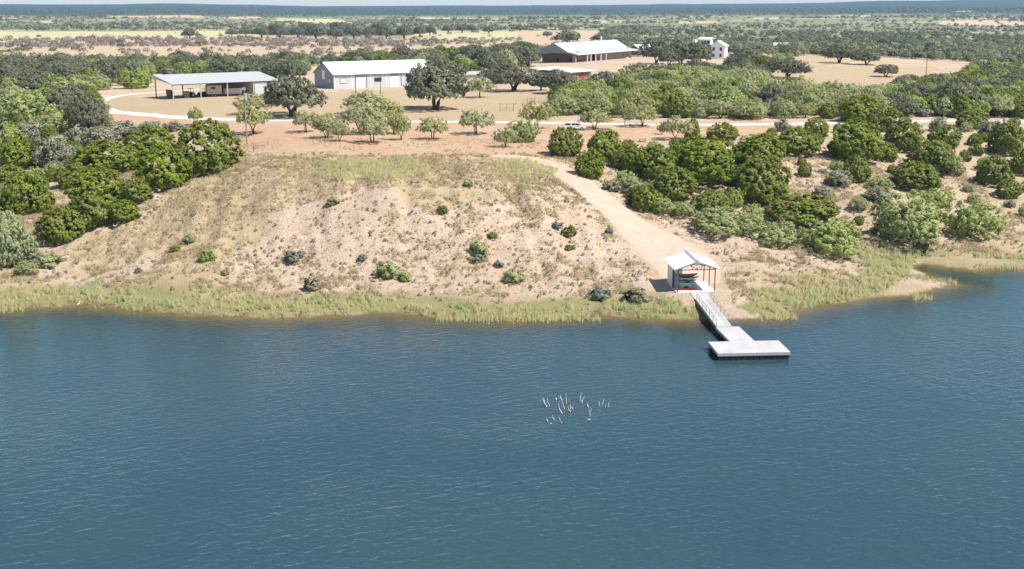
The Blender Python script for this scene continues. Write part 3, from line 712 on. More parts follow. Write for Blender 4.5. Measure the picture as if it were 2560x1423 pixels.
plant_px('green', 1306, 357, 78, 64, 'small dark green round-headed tree with a bare trunk near the parked truck')
plant_px('cedar', 1732, 350, 42, 56, 'small upright juniper beside the leaning mesquite on bare dirt')
plant_px('oak', 1088, 274, 168, 122, 'big spreading oak with forked trunk in front of the long barn')
plant_px('oak', 733, 292, 165, 106, 'wide oak hiding the end of the open machine shed')
plant_list('mesquite', [(915, 285, 120, 62), (960, 305, 90, 60), (1200, 244, 72, 54)], 'airy mesquite on the dry lawn near the barn', 'mesquites near the barn')
OY = 'dark oak standing in the yard between the barn and the lodge'
plant_list('oak', [(1285, 228, 118, 68), (1390, 234, 78, 62), (1514, 240, 84, 62), (1484, 234, 36, 50), (1352, 226, 50, 40), (1600, 208, 95, 52), (1648, 208, 80, 50), (1230, 208, 60, 40)], OY, 'oaks in the ranch yard')
plant_list('oak', [(1640, 160, 74, 62), (1702, 166, 72, 66), (1746, 166, 74, 62), (1672, 168, 60, 52), (1700, 200, 66, 44), (1770, 196, 60, 40), (1740, 185, 60, 40)], 'tall dark tree crowding between the lodge and the white house', 'trees between lodge and white house')
plant_list('oak', [(1862, 168, 84, 48), (1970, 196, 104, 54), (2165, 162, 75, 40), (2215, 192, 62, 32), (1835, 175, 60, 36)], 'dark oak at the edge of the bare sandy hill', 'oaks round the bare hill')
plant_px('oak', 2098, 158, 72, 48, 'lone flat-topped oak with a clear trunk on the bare sandy hill')
plant_list('oak', [(2265, 121, 38, 26), (2238, 117, 34, 22), (2210, 116, 38, 22)], 'small thin oak on the crest of the bare hill', 'thin oaks on the hill crest')
RJ = 'dense green juniper on the slope right of the dirt track'
plant_list('cedar', [(1412, 394, 86, 80), (1513, 406, 98, 84), (1478, 447, 76, 74), (1592, 440, 90, 78), (1645, 455, 115, 92), (1765, 468, 162, 125), (1685, 505, 115, 85), (1905, 425, 125, 90), (1908, 512, 135, 122), (1612, 530, 84, 70), (1785, 545, 110, 74), (1860, 470, 70, 60), (1550, 425, 50, 50), (1710, 420, 90, 70)], RJ, 'junipers beside the dirt track')
plant_list('cedar', [(2000, 392, 125, 76), (2045, 345, 68, 52), (2145, 408, 132, 108), (2155, 308, 105, 72), (2145, 458, 64, 70), (2270, 380, 95, 82), (2370, 372, 78, 60), (2340, 440, 115, 88), (2297, 482, 122, 76), (2522, 390, 84, 92), (2492, 468, 86, 78), (2525, 498, 60, 50), (2435, 322, 84, 50), (2010, 570, 170, 72), (2220, 330, 90, 62), (2220, 405, 60, 50), (2560, 440, 70, 70)], 'dark green juniper on the eroded sandy slope above the cove', 'junipers above the cove')
plant_px('cedar', 1811, 352, 78, 48, 'juniper at the top edge of the slope beside the gravel road')
SG = 'pale green leafy shrub tree at the foot of the juniper slope'
plant_list('green', [(1800, 592, 150, 72), (1950, 622, 125, 72), (2088, 642, 165, 100), (1870, 590, 110, 60)], SG, 'leafy shrub trees at the slope foot')
plant_list('green', [(1566, 478, 70, 50), (1645, 538, 72, 52), (1705, 545, 60, 40), (1760, 430, 40, 30), (1885, 560, 60, 50), (1840, 520, 50, 50)], 'small leafy tree squeezed between the track junipers', 'small leafy trees among junipers')
plant_px('green', 2285, 622, 182, 140, 'large bushy light green tree at the head of the cove')
plant_px('green', 2448, 604, 140, 104, 'loose pale leafy tree on the sandy flat beyond the cove')
plant_list('green', [(2390, 440, 60, 50), (2470, 430, 50, 40), (2350, 520, 80, 50), (2200, 480, 60, 40), (2330, 560, 60, 50)], 'small pale leafy tree on the eroded slope above the cove', 'small leafy trees above the cove')
plant_list('grey', [(2100, 470, 80, 46), (2200, 508, 76, 40), (2480, 345, 70, 46), (2350, 330, 50, 40), (1590, 500, 70, 44), (1740, 540, 50, 34), (1530, 480, 50, 30), (1960, 330, 40, 36), (2060, 500, 60, 34), (1940, 290, 70, 50), (2420, 560, 70, 30)], 'grey half-bare brush on the sandy slope above the shore', 'grey brush on the slope')

# ---- shrubs of the grassy mound
for kd, bx, by, wp, hp, lab in [
    ('shrub_dark', 1106, 537, 28, 22, 'small dark green bush high on the grassy mound'), ('shrub_dark', 1231, 600, 30, 18, 'flat dark bush just above the round bush on the mound'),
    ('shrub', 1195, 645, 44, 42, 'round green bush halfway down the stony mound'), ('shrub', 970, 697, 66, 46, 'clumped green spiky bush low on the mound above the shore grass'),
    ('shrub', 1283, 708, 54, 38, 'bright green bush at the edge of the shore grass'), ('shrub_dark', 1425, 595, 38, 30, 'dark spiky bush on the stony slope left of the dirt track'),
    ('shrub_dark', 1424, 627, 24, 16, 'tiny dark bush below the spiky bush on the stony slope'), ('shrub_sage', 1246, 671, 28, 20, 'grey green sage bush between the two green bushes on the mound'),
    ('shrub_sage', 1392, 574, 32, 18, 'silvery low bush on bare stony soil near the track'), ('shrub', 1170, 468, 26, 18, 'green tuft bush near the crest of the mound'),
    ('shrub', 515, 655, 38, 34, 'yellow green bush on the left flank of the mound'), ('shrub_dark', 436, 630, 30, 18, 'low dark bush on the left flank of the mound'),
    ('shrub_sage', 731, 660, 44, 32, 'grey green bush on the stony lower mound'), ('shrub_olive', 780, 728, 48, 42, 'olive brown bush just above the shore grass'),
    ('shrub', 474, 610, 32, 24, 'small green bush uphill on the left flank of the mound'), ('shrub_sage', 345, 684, 20, 16, 'tiny grey bush above the left shore grass'),
    ('shrub_olive', 1195, 660, 50, 20, 'brown dead bush under the round green bush'), ('shrub_sage', 1523, 584, 22, 14, 'tiny sage bush beside the dirt track edge'),
    ('shrub', 832, 515, 34, 22, 'green tuft bush on the upper middle of the mound'), ('shrub', 1010, 705, 40, 26, 'lower green bush beside the clumped spiky bush'),
    ('shrub_sage', 905, 655, 26, 16, 'faint grey bush on the middle of the stony mound'), ('shrub_olive', 560, 690, 24, 16, 'low brown bush near the left shore grass'),
    ('shrub', 110, 668, 70, 26, 'bright prickly pear like clump above the left shore'), ('shrub_dark', 130, 660, 40, 26, 'dark bush beside the bright clump above the left shore'),
    ('shrub_olive', 1590, 760, 70, 44, 'olive tangled bush in the shore grass left of the walkway'), ('shrub_sage', 1500, 752, 60, 34, 'grey green bush in the shore grass below the stony slope')]:
    plant_px(kd, bx, by, wp, hp, lab)

# ---- thickets: sampled over the ground
def region(poly, spacing, mix, label, group, wr=(4.5, 7.5), maxn=400, avoid=.62):
    W = np.array([ground(a, b)[:2] for a, b in poly]); lo, hi = W.min(0), W.max(0)
    g = np.random.default_rng(int(abs(poly[0][0] * 7 + poly[0][1])) + 1)
    n = 0; tries = 0
    ks = list(mix); pr = np.array([mix[k] for k in ks]); pr = pr / pr.sum()
    cand = g.uniform(lo, hi, (16000, 2)); cand = cand[inpoly(cand[:, 0], cand[:, 1], [tuple(p) for p in W])]
    hz = height(cand[:, 0], cand[:, 1])
    for c, z in zip(cand, hz):
        if n >= maxn: break
        P = np.array(PLACED); dd = np.hypot(P[:, 0] - c[0], P[:, 1] - c[1]); 
        if (dd < spacing * .5 + P[:, 2] * .5 * avoid).any(): continue
        k = ks[int(g.choice(len(ks), p=pr))]
        ww = g.uniform(*wr) * {'oak': 1.35, 'grey': .75, 'cedar': .9}.get(k, 1.0)
        hh = ww * {'oak': .66, 'cedar': .82, 'grey': .62, 'green': .74, 'mesquite': .75}[k] * g.uniform(.85, 1.15)
        plant(k, (c[0], c[1], z), ww, hh, label[k], group); n += 1
    return n
LB = lambda where: {'cedar': 'dark green juniper ' + where, 'green': 'pale green leafy tree ' + where, 'oak': 'dull dark oak ' + where, 'grey': 'grey half-bare brush ' + where, 'mesquite': 'thin feathery mesquite ' + where}
region([(1400, 228), (1560, 225), (1680, 212), (1900, 232), (2060, 250), (2180, 244), (2250, 240), (2250, 294), (2050, 297), (1750, 297), (1560, 294), (1400, 288)], 4.6, {'green': .38, 'cedar': .24, 'mesquite': .36, 'oak': .03, 'grey': .05}, LB('in the thicket behind the gravel road'), 'thicket behind the gravel road', (4.5, 10), 290, .6)
region([(2250, 240), (2340, 228), (2480, 190), (2585, 184), (2585, 296), (2480, 296), (2250, 292)], 4.6, {'green': .38, 'cedar': .34, 'oak': .13, 'mesquite': .12, 'grey': .1}, LB('in the wood beside the tall dark pole'), 'wood beside the tall pole', (6.5, 9.5), 220, .5)
region([(0, 182), (240, 184), (420, 172), (640, 172), (760, 165), (745, 205), (640, 200), (380, 185), (240, 232), (-25, 238)], 6.0, {'oak': .45, 'green': .25, 'grey': .3, 'cedar': .15}, LB('in the tree belt behind the machine shed'), 'tree belt behind the sheds', (8, 12), 170, .5)
region([(-25, 240), (250, 244), (262, 330), (300, 335), (160, 500), (60, 640), (-25, 660)], 5.0, {'cedar': .5, 'green': .3, 'grey': .3}, LB('filling the ravine wood by the left shore'), 'ravine wood', (4, 6.5), 105, .7)
region([(800, 166), (1040, 158), (1340, 128), (1350, 165), (1240, 185), (1060, 185)], 5.5, {'oak': .5, 'cedar': .25, 'green': .3}, LB('in the tree belt behind the long barn'), 'tree belt behind the barn', (8, 12), 90, .5)
region([(1450, 385), (1850, 345), (2080, 325), (2560, 312), (2590, 320), (2590, 560), (2480, 520), (2250, 590), (2000, 600), (1740, 570), (1560, 480)], 8.5, {'cedar': .45, 'green': .35, 'grey': .2}, LB('scattered on the slope right of the boat shelter'), 'scattered slope growth', (2.4, 4.4), 110, .95)
region([(1560, 215), (1700, 195), (1900, 205), (1905, 222), (1690, 212), (1600, 230)], 4.0, {'oak': .2, 'green': .5, 'mesquite': .4}, LB('on the rise below the lodge'), 'trees on the rise below the lodge', (6.5, 9), 60, .5)
region([(1790, 190), (1900, 150), (1960, 128), (2050, 112), (2010, 150), (1910, 185), (1850, 215)], 6.0, {'oak': .4, 'green': .4, 'cedar': .2}, LB('growing below the white house'), 'trees below the white house', (5, 8), 30)
# live oaks of the far pasture, each one clear of the next
for (bx, by, wp, hp) in [(475, 97, 44, 27), (580, 92, 30, 20), (615, 92, 36, 24), (655, 94, 46, 28), (700, 96, 48, 30), (745, 94, 44, 28), (790, 97, 48, 32), (840, 98, 46, 30), (885, 97, 40, 32), (925, 96, 40, 28), (965, 98, 46, 32), (1010, 96, 44, 32),
                         (1050, 92, 36, 28), (1075, 90, 34, 28), (690, 82, 50, 24), (770, 80, 50, 24), (850, 80, 50, 26), (950, 78, 44, 24), (1120, 82, 28, 18), (1155, 82, 30, 20), (1180, 80, 28, 18), (1222, 84, 30, 18), (1368, 94, 24, 16), (1420, 110, 58, 34), (1300, 78, 24, 14), (1500, 106, 46, 22)]:
    plant_px('oak', bx, by, wp, hp, OWN[(bx, by)] if (bx, by) in OWN else 'dark round oak standing in the pale far pasture', 'oaks of the far pasture')

# ---------------------------------------------------------------- masses nobody could count
def joined(name, P, W, Hh, ntri, size, mat, label, cat, seed, tint=None, flat=.15, elong=1.1, up=.3):
    g = np.random.default_rng(seed); k = len(P); tot = k * ntri
    u = g.normal(size=(tot, 3)); u[:, 2] = np.abs(u[:, 2]) - flat; u /= np.linalg.norm(u, axis=1)[:, None]
    lob = np.repeat(g.uniform(.75, 1.1, k), ntri)[:, None]
    rr = g.uniform(.55, 1.05, (tot, 1)) * lob
    Wr = np.repeat(W, ntri)[:, None]; Hr = np.repeat(Hh, ntri)[:, None]; base = np.repeat(P, ntri, 0)
    p = base + np.concatenate([u[:, :2] * rr * Wr / 2, Hr * .3 + u[:, 2:] * rr * Hr * .68], 1)
    nrm = u + g.normal(size=(tot, 3)) * .45 + np.array([0, 0, up]); nrm /= np.linalg.norm(nrm, axis=1)[:, None]
    a = np.cross(nrm, g.normal(size=(tot, 3))); a /= np.linalg.norm(a, axis=1)[:, None] + 1e-9; b = np.cross(nrm, a)
    s = size * np.sqrt(Wr * Hr) * g.uniform(.6, 1.3, (tot, 1)); e = s * elong
    V = np.stack([p + a * e, p - a * e * .5 + b * s * .85, p - a * e * .5 - b * s * .85], 1).reshape(-1, 3)
    ti = (np.repeat(tint if tint is not None else g.random(k), ntri) * .7 + g.random(tot) * .3)
    T = np.arange(tot * 3).reshape(-1, 3)
    sn = u * 1.0 + nrm * .5 + np.array([0, 0, .25]); sn /= np.linalg.norm(sn, axis=1)[:, None]
    flip = (nrm * sn).sum(1) < 0; T[flip] = T[flip][:, ::-1]
    o = raw(name, V, T, mat, None, {'tint': ('FLOAT', np.repeat(ti, 3))}, True, np.repeat(sn, 3, 0))
    return tag(o, label, cat, kind='stuff')
HAYP = [(-600, 76), (300, 77), (645, 74), (645, 94), (400, 97), (180, 105), (-600, 114)]
OPENP = [(-400, 97), (400, 92), (640, 90), (1000, 96), (1060, 78), (1500, 76), (1500, 108), (1330, 118), (1200, 145), (900, 155), (640, 152), (380, 158), (200, 150), (-400, 152)]
def far_wood():
    g = np.random.default_rng(77)
    n = 25000
    px = g.uniform(-260, 2820, n); py = 20 + 150 * g.random(n) ** 1.15
    P, ok = grounds(px, py)
    r = np.hypot(P[:, 0], P[:, 1])
    big = fbm(P[:, 0] / 700 + 5, P[:, 1] / 330, 62)
    dens = np.where(r > 3600, .95, .90) * (0.55 + .55 * sstep(.38, .56, fbm(P[:, 0] / 180, P[:, 1] / 180, 61)))
    dens = dens * np.where(r < 4200, .16 + .95 * sstep(.42, .50, big), 1)
    dens = np.where(inpoly(px, py, HAYP), 0, dens)
    dens = np.where(inpoly(px, py, OPENP), .03, dens)
    dens = np.where(inpoly(px, py, [(685, 43), (830, 45), (930, 57), (860, 61), (685, 56)]) | inpoly(px, py, [(1040, 42), (1280, 45), (1280, 50), (1040, 48)]), 0.03, dens)
    for q4 in CLEARINGS: dens = np.where(inpoly(px, py, q4), .05, dens)
    keep = ok & (r > 690) & (g.random(n) < dens)
    # keep clear of the lodge hill and the hand-set trees
    for x, y, ww in PLACED:
        if math.hypot(x, y) > 560: keep &= np.hypot(P[:, 0] - x, P[:, 1] - y) > ww * .45
    P = P[keep]; r = r[keep]
    W = g.uniform(4.5, 9.5, len(P)) * (1 + .9 * sstep(1500, 5000, r)); Hh = W * g.uniform(.45, .68, len(P)) * (1 - .35 * sstep(1800, 5500, r))
    t = np.clip(fbm(P[:, 0] / 120, P[:, 1] / 120, 71) * 2.4 - .75 + g.normal(0, .18, len(P)), 0, 1)
    t = np.where(big[keep] > .5, t * .6, np.minimum(t + .2, 1))
    t = t * (1 - .85 * sstep(3600, 5200, r))      # the far hills carry dark juniper forest
    a = r < 1700
    joined('far_scrub_wood', P[a], W[a], Hh[a], 70, .13, M['farwood'], 'dusty green scrub wood covering the plain beyond the ranch', 'wood', 5, t[a])
    joined('distant_wood', P[~a], W[~a], Hh[~a], 26, .22, M['farwood'], 'blue green wood on the distant hills below the sky', 'wood', 6, t[~a])
far_wood()
def hill_wood():
    g = np.random.default_rng(79)
    W = np.array([ground(a, b)[:2] for a, b in [(2330, 108), (2720, 95), (2720, 190), (2480, 185), (2350, 160), (2310, 140)]]); lo, hi = W.min(0), W.max(0)
    c = g.uniform(lo, hi, (900, 2)); c = c[inpoly(c[:, 0], c[:, 1], [tuple(p) for p in W])]
    P = np.stack([c[:, 0], c[:, 1], height(c[:, 0], c[:, 1])], 1)
    Wd = g.uniform(7, 11, len(P))
    joined('hillside_wood', P, Wd, Wd * g.uniform(.55, .75, len(P)), 200, .075, M['farwood'], 'dense dark green wood beyond the bare sandy hill', 'wood', 8, np.clip(g.normal(.4, .25, len(P)), 0, 1))
hill_wood()
def purple():
    g = np.random.default_rng(78)
    n = 4200
    px = g.uniform(-200, 1300, n); py = g.uniform(92, 152, n)
    c = np.interp(px, [0, 300, 640, 1000, 1250], [113, 108, 107, 110, 104]); hw = np.interp(px, [0, 640, 1000, 1250], [12, 11, 9, 4])
    d = np.where(np.abs(py - c) < hw, .8, .05) * (.35 + fbm(px / 30, py / 8, 81))
    d = np.where((px > 760) & (px < 960) & (py > 130), .3, d)
    k = g.random(n) < d
    ex = g.uniform(1530, 1680, 260); ey = g.uniform(68, 84, 260)
    ex2 = g.uniform(860, 1200, 420); ey2 = g.uniform(50, 60, 420)
    px = np.concatenate([px[k], ex, ex2]); py = np.concatenate([py[k], ey, ey2])
    P, ok = grounds(px, py); P = P[ok]
    W = g.uniform(4, 7, len(P)); Hh = W * g.uniform(.5, .75, len(P))
    joined('bare_brush_belt', P, W, Hh, 60, .09, M['purple'], 'belt of leafless purplish brush across the pale pasture', 'brush', 7, None, .15, 2.2)
purple()

def tufts(name, P, h, nb, width, mat, label, cat, seed, tint=None, spread=.35, lean=.5, windx=0.0):
    g = np.random.default_rng(seed); k = len(P); tot = k * nb
    a = g.uniform(0, 6.28, tot); hh = np.repeat(h, nb) * g.uniform(.55, 1.15, tot)
    base = np.repeat(P, nb, 0) + np.stack([np.cos(a), np.sin(a), np.zeros(tot)], 1) * (g.random(tot) * spread * np.repeat(h, nb))[:, None] * .6
    base[:, 2] -= .04
    l = lean * g.uniform(.2, 1.2, tot)
    tip = base + np.stack([np.cos(a) * l * hh + windx * hh, np.sin(a) * l * hh, hh], 1)
    b = a + math.pi / 2 + g.normal(0, .5, tot)
    wd = (np.repeat(h, nb) * width * g.uniform(.6, 1.4, tot))[:, None]
    sd = np.stack([np.cos(b), np.sin(b), np.zeros(tot)], 1) * wd
    V = np.stack([base + sd, base - sd, tip], 1).reshape(-1, 3)
    ti = np.repeat(tint if tint is not None else g.random(k), nb) * .75 + g.random(tot) * .25
    T = np.arange(tot * 3).reshape(-1, 3)
    fn = np.cross(V[1::3] - V[0::3], V[2::3] - V[0::3]); fn /= np.linalg.norm(fn, axis=1)[:, None] + 1e-9
    T[fn[:, 1] > 0] = T[fn[:, 1] > 0][:, ::-1]; fn[fn[:, 1] > 0] *= -1
    sn = fn * .55 + np.stack([np.cos(a) * .4, np.sin(a) * .4, np.full(tot, .8)], 1); sn /= np.linalg.norm(sn, axis=1)[:, None]
    o = raw(name, V, T, mat, None, {'tint': ('FLOAT', np.repeat(ti, 3))}, True, np.repeat(sn, 3, 0))
    return tag(o, label, cat, kind='stuff')
TRACKP = TL + TR[::-1]
PAVP = [(1640, 640), (1800, 640), (1830, 740), (1840, 800), (1760, 815), (1700, 745), (1615, 742)]
def near_ground():
    g = np.random.default_rng(90)
    n = 210000
    x = g.uniform(-106, 108, n); y = g.uniform(157, 272, n)
    d = shore_d(x, y); z = height(x, y); px, py = project(x, y, z)
    ok = (z > .04) & (d > -2) & (px > -150) & (px < 2710)
    x, y, z, d, px, py = [v[ok] for v in (x, y, z, d, px, py)]
    off = inpoly(px, py, TRACKP) | inpoly(px, py, PAVP)
    n = len(x)
    f = fbm(x / 7, y / 7, 91); f2 = fbm(x / 2.2, y / 2.2, 92, 3)
    # shore grass
    tip = inpoly(px, py, [(2130, 775), (2190, 735), (2250, 705), (2300, 700), (2420, 720), (2300, 760)]) | inpoly(px, py, [(2270, 690), (2300, 640), (2430, 645), (2600, 650), (2600, 690)]) | inpoly(px, py, [(1830, 765), (1900, 775), (1960, 812), (1830, 812)])
    wdt = 6.0 + (f - .5) * 13 + np.where(px < 260, 3, 0) + np.where((px > 1880) & (px < 2260), 4.5, 0)
    m = (d < wdt) & ~off & ~tip & (g.random(n) < np.clip(.50 + (f2 - .5) * 3.4, .02, 1))
    m2 = m & (g.random(n) < .85)
    tint = np.clip(fbm(x / 4, y / 4, 93) * 2.2 - .62 + g.normal(0, .12, n), 0, 1)
    dry = inpoly(px, py, [(1880, 730), (2010, 660), (2140, 670), (2080, 720), (1930, 745)])
    tint = np.where(dry, tint * .15, tint)
    hh = g.uniform(.25, 1.05, n) * (.55 + .9 * fbm(x / 3.3 + 9, y / 3.3, 96, 3)) * np.where(d < 1.6, .75, 1.0) * (1 + .25 * (f2 - .5))
    tufts('shore_grass', np.stack([x, y, z], 1)[m2], hh[m2], 13, .055, M['reed'], 'tall pale green grass fringing the lake shore', 'grass', 11, tint[m2], .5, .45, -.12)
    # slope grass
    dn = .05 + 1.1 * sstep(.44, .56, f) * sstep(.36, .58, f2)
    bare = inpoly(px, py, [(560, 640), (780, 560), (1000, 560), (1150, 520), (1400, 470), (1480, 500), (1560, 600), (1640, 700), (1500, 735), (900, 735), (620, 720)])
    rich = inpoly(px, py, [(560, 440), (760, 400), (1000, 395), (1260, 400), (1400, 440), (1330, 480), (1100, 470), (900, 470), (600, 560), (420, 620), (180, 660), (150, 640)])
    dn = np.where(bare, dn * .7 + .04, dn); dn = np.where(rich, np.maximum(dn, .45), dn)
    dn = np.where(py < 388, dn * .12, dn)
    m = (d > 6) & ~off & (g.random(n) < dn * .85)
    cap = inpoly(px + (f2 - .5) * 90, py + (f - .5) * 40, [(760, 425), (860, 402), (1040, 402), (1070, 432), (960, 448), (820, 446)]) | inpoly(px + (f2 - .5) * 60, py, [(1230, 400), (1330, 398), (1400, 430), (1340, 452), (1250, 440)])
    yt = np.clip(.45 + (fbm(x / 6, y / 6, 95) - .5) * 2 + g.normal(0, .2, n), 0, 1)
    tufts('slope_grass', np.stack([x, y, z], 1)[m], (g.uniform(.22, .55, n) * (.75 + .7 * f2))[m], 9, .10, M['straw'], 'dry straw coloured grass tufts over the mound', 'grass', 12, yt[m], .8, .7)
    mc = cap & (g.random(n) < .5)
    tufts('crest_grass', np.stack([x, y, z], 1)[mc], g.uniform(.45, .85, n)[mc], 10, .07, M['reed'], 'taller yellow green grass along the mound crest', 'grass', 15, np.clip(g.normal(.4, .25, n), 0, 1)[mc], .6, .45)
    m = (d > 5) & ~off & (g.random(n) < .020 * np.where(bare, 1.6, 1.0) * (.3 + 1.4 * f2)) & (py > 385)
    P = np.stack([x, y, z], 1)[m]; s = g.uniform(.25, .65, n)[m]
    joined('low_weeds', P, s * 1.3, s, 26, .16, M['olive'], 'low brown green weeds dotting the stony mound', 'weeds', 13, None, .1, 1.8)
    m = (d > 4) & ~off & (g.random(n) < .030 * np.where(bare, 1.8, .4) * sstep(.42, .6, f2)) & (py > 380)
    P = np.stack([x, y, z], 1)[m]; k = len(P)
    oc = np.array([(1, 0, 0), (0, 1, 0), (-1, 0, 0), (0, -1, 0), (.2, .1, .8), (0, 0, -.6)], float); ft = np.array([(0, 1, 4), (1, 2, 4), (2, 3, 4), (3, 0, 4), (1, 0, 5), (2, 1, 5), (3, 2, 5), (0, 3, 5)])
    V = oc[None] * g.uniform(.6, 1.4, (k, 6, 1)) * (g.gamma(1.6, .075, k) + .05)[:, None, None] + P[:, None]
    T = (ft[None] + (np.arange(k) * 6)[:, None, None]).reshape(-1, 3)
    o = raw('loose_stones', V.reshape(-1, 3), T, M['rock']); tag(o, 'loose pale limestone pieces strewn over the mound', 'stones', kind='stuff')
    me_ = (z < .42) & (d < 4) & ~off & ~tip & (g.random(n) < .55 * sstep(.45, .6, fbm(x / 2.7, y / 2.7, 97, 2)))
    tufts('dead_shore_grass', np.stack([x, y, z], 1)[me_], g.uniform(.25, .8, n)[me_], 10, .05, M['deadgrass'], 'brown dead grass drooping over the waterline', 'grass', 16, None, .7, .9)
    # reeds standing at the waterline
    rx = []; 
    for a, b, q, hw in [(1090, 1500, 800, 420), (2430, 2560, 672, 120), (1900, 1990, 796, 90), (2280, 2330, 748, 60), (0, 60, 775, 60), (2320, 2390, 708, 40)]:
        for _ in range(hw):
            p = atz(g.uniform(a, b), q + g.normal(0, 3.5), 0); rx.append((p[0], p[1] + g.normal(0, .3), max(H1(p[0], p[1]), -.35)))
    rx = np.array(rx)
    tufts('waterside_reeds', rx, g.uniform(.6, 1.15, len(rx)), 9, .028, M['reed'], 'thin upright reeds standing at the waterline', 'reeds', 14, g.uniform(.1, .7, len(rx)), .25, .18)
near_ground()
# ---------------------------------------------------------------- boat shelter
pv = empty('boat_shelter', (PB[0], PB[1], SZ), PR, 'open white-roofed boat shelter with kayaks on a pale slab above the shore', 'shelter')
BX('slab', M['concrete'], pv, -.1, -.1, -.75, 6.4, 7.4, 0)
for x, y in ((.12, .12), (6.15, .12), (6.15, 3.6), (6.15, 7.15), (.12, 3.2)):
    BX('post', M['steel_brown'], pv, x - .075, y - .075, 0, x + .075, y + .075, 3.66)
cl = empty('closet', (0, 0, 0)); bpy.data.objects.remove(cl)
wl = MB().box(.02, 3.4, 0, 1.6, 7.25, 3.50).build('storage_closet', M['white'], pv)
BX('door', M['wall_white'], wl, .45, 3.35, .05, 1.3, 3.397, 2.2)
BX('corner_trim', M['trim_dark'], wl, -.03, 3.30, 0, .30, 3.396, 3.50)
BX('handle', M['steel_grey'], wl, -.045, 4.0, 1.0, .018, 4.12, 1.12)
mb = MB(); RH, EH = 5.1, 3.78
for s in (0, 1):
    e0 = -.62 if s == 0 else 6.9
    a, b = (e0, -.25, EH), (3.13, -.25, RH); c, d = (3.13, 7.7, RH), (e0, 7.7, EH)
    MB().slabquad(*( (a, b, c, d) if s == 0 else (b, a, d, c)), .07).build('roof_panel', M['roof_white'], pv)
MB().prism([(2.83, RH - .06), (3.13, RH + .04), (3.43, RH - .06), (3.43, RH - .02), (3.13, RH + .085), (2.83, RH - .02)], -.28, 7.73).build('ridge_cap', M['galv'], pv)
for s in (0, 1):
    e0 = -.60 if s == 0 else 6.88
    MB().slabquad((e0, -.30, EH + .0), (3.13, -.30, RH + .0), (3.13, -.26, RH + .0), (e0, -.26, EH + .0), .2).build('barge_board', M['galv'], pv)
for x in (.12, 6.15): BX('eave_beam', M['steel_brown'], pv, x - .06, -.15, 3.66, x + .06, 7.5, 3.80)
for y in (.12, 3.6, 7.15):
    tr = MB().box(.2, y - .05, 3.55, 6.08, y + .05, 3.66).build('truss', M['steel_brown'], pv)
    if y < 1:
        for p, q in (((3.13, y, 3.66), (3.13, y, 4.75)), ((3.13, y, 3.66), (2.1, y, 4.38)), ((3.13, y, 3.66), (4.16, y, 4.38)), ((2.1, y, 4.38), (2.5, y, 3.66)), ((4.16, y, 4.38), (3.76, y, 3.66))):
            MB().tube([p, q], .045, 4).build('web_member', M['steel_brown'], tr)
    for s in (0, 1):
        MB().tube([(.2 if s == 0 else 6.06, y, 3.72), (3.13, y, 4.74)], .055, 4).build('top_chord', M['steel_brown'], tr)
# rack and boats
def at_pav(x, y, z): 
    c, s = math.cos(PR), math.sin(PR); return (PB[0] + x * c - y * s, PB[1] + x * s + y * c, SZ + z)
rk = empty('boat_rack', at_pav(0, 0, 0), PR, 'dark steel rack holding the stacked boats in the shelter', 'rack')
for x in (.75, 3.0):
    BX('upright', M['steel_grey'], rk, x - .04, 2.05, 0, x + .04, 2.13, 2.6)
    for z in (.92, 1.38, 1.74, 2.13): BX('arm', M['steel_grey'], rk, x - .03, .95, z - .05, x + .03, 2.05, z)
def boat(name, x0, L, wd, hh, z, mat, label, cat, open_=False, sheer=.12):
    e = empty(name, at_pav(x0 + L / 2, 1.45, z), PR, label, cat)
    n = 13; m = 9; V = []; Fc = []
    for i in range(n):
        u = -1 + 2 * i / (n - 1); wf = max(1 - abs(u) ** 2.6, .03); lift = sheer * abs(u) ** 2.2
        for j in range(m):
            a = math.pi * j / (m - 1)
            V.append((u * L / 2, math.cos(a) * wd / 2 * wf, hh * (.72 + lift / hh) - math.sin(a) ** .7 * hh * .72 * (1 - .5 * abs(u) ** 3) if 0 < j < m - 1 else hh * .72 + lift))
    for i in range(n - 1):
        for j in range(m - 1): Fc.append((i * m + j, i * m + j + 1, (i + 1) * m + j + 1, (i + 1) * m + j))
    MB().add(V, Fc).build('hull', mat, e, True)
    if not open_:   # crowned deck
        D = []; Fd = []
        for i in range(n):
            u = -1 + 2 * i / (n - 1); wf = max(1 - abs(u) ** 2.6, .03); lift = sheer * abs(u) ** 2.2
            for j in range(5): 
                q = -1 + j / 2; D.append((u * L / 2, q * wd / 2 * wf * -1, hh * .72 + lift + (1 - q * q) * .10 * wf))
        for i in range(n - 1):
            for j in range(4): Fd.append((i * 5 + j, i * 5 + j + 1, (i + 1) * 5 + j + 1, (i + 1) * 5 + j))
        MB().add(D, Fd).build('deck', mat, e, True)
        MB().tube([(-.45, 0, hh * .72 + .085), (-.2, 0, hh * .72 + .10), (.35, 0, hh * .72 + .10), (.45, 0, hh * .72 + .085)], [.05, .2, .2, .05], 10).build('seat_well', M['black'], e)
    else:
        pts = []
        for s in (1, -1):
            P = [(-L / 2 + L * i / 12, s * wd / 2 * max(1 - abs(-1 + i / 6) ** 2.6, .03), hh * .72 + sheer * abs(-1 + i / 6) ** 2.2 + .01) for i in range(13)]
            MB().tube(P, .025, 5).build('gunwale', M['k_tan'] if mat != M['k_tan'] else M['k_dark'], e)
        for x in (-.8, .8): BX('thwart', M['wood_grey'], e, x - .1, -wd * .42, hh * .58, x + .1, wd * .42, hh * .62)
boat('kayak', .0, 3.65, .76, .36, .02, M['k_red'], 'red kayak on the slab, lowest of the stack in the shelter', 'kayak')
boat('kayak', .42, 3.1, .72, .34, .93, M['k_green'], 'bright green kayak, second from the bottom of the stack in the shelter', 'kayak')
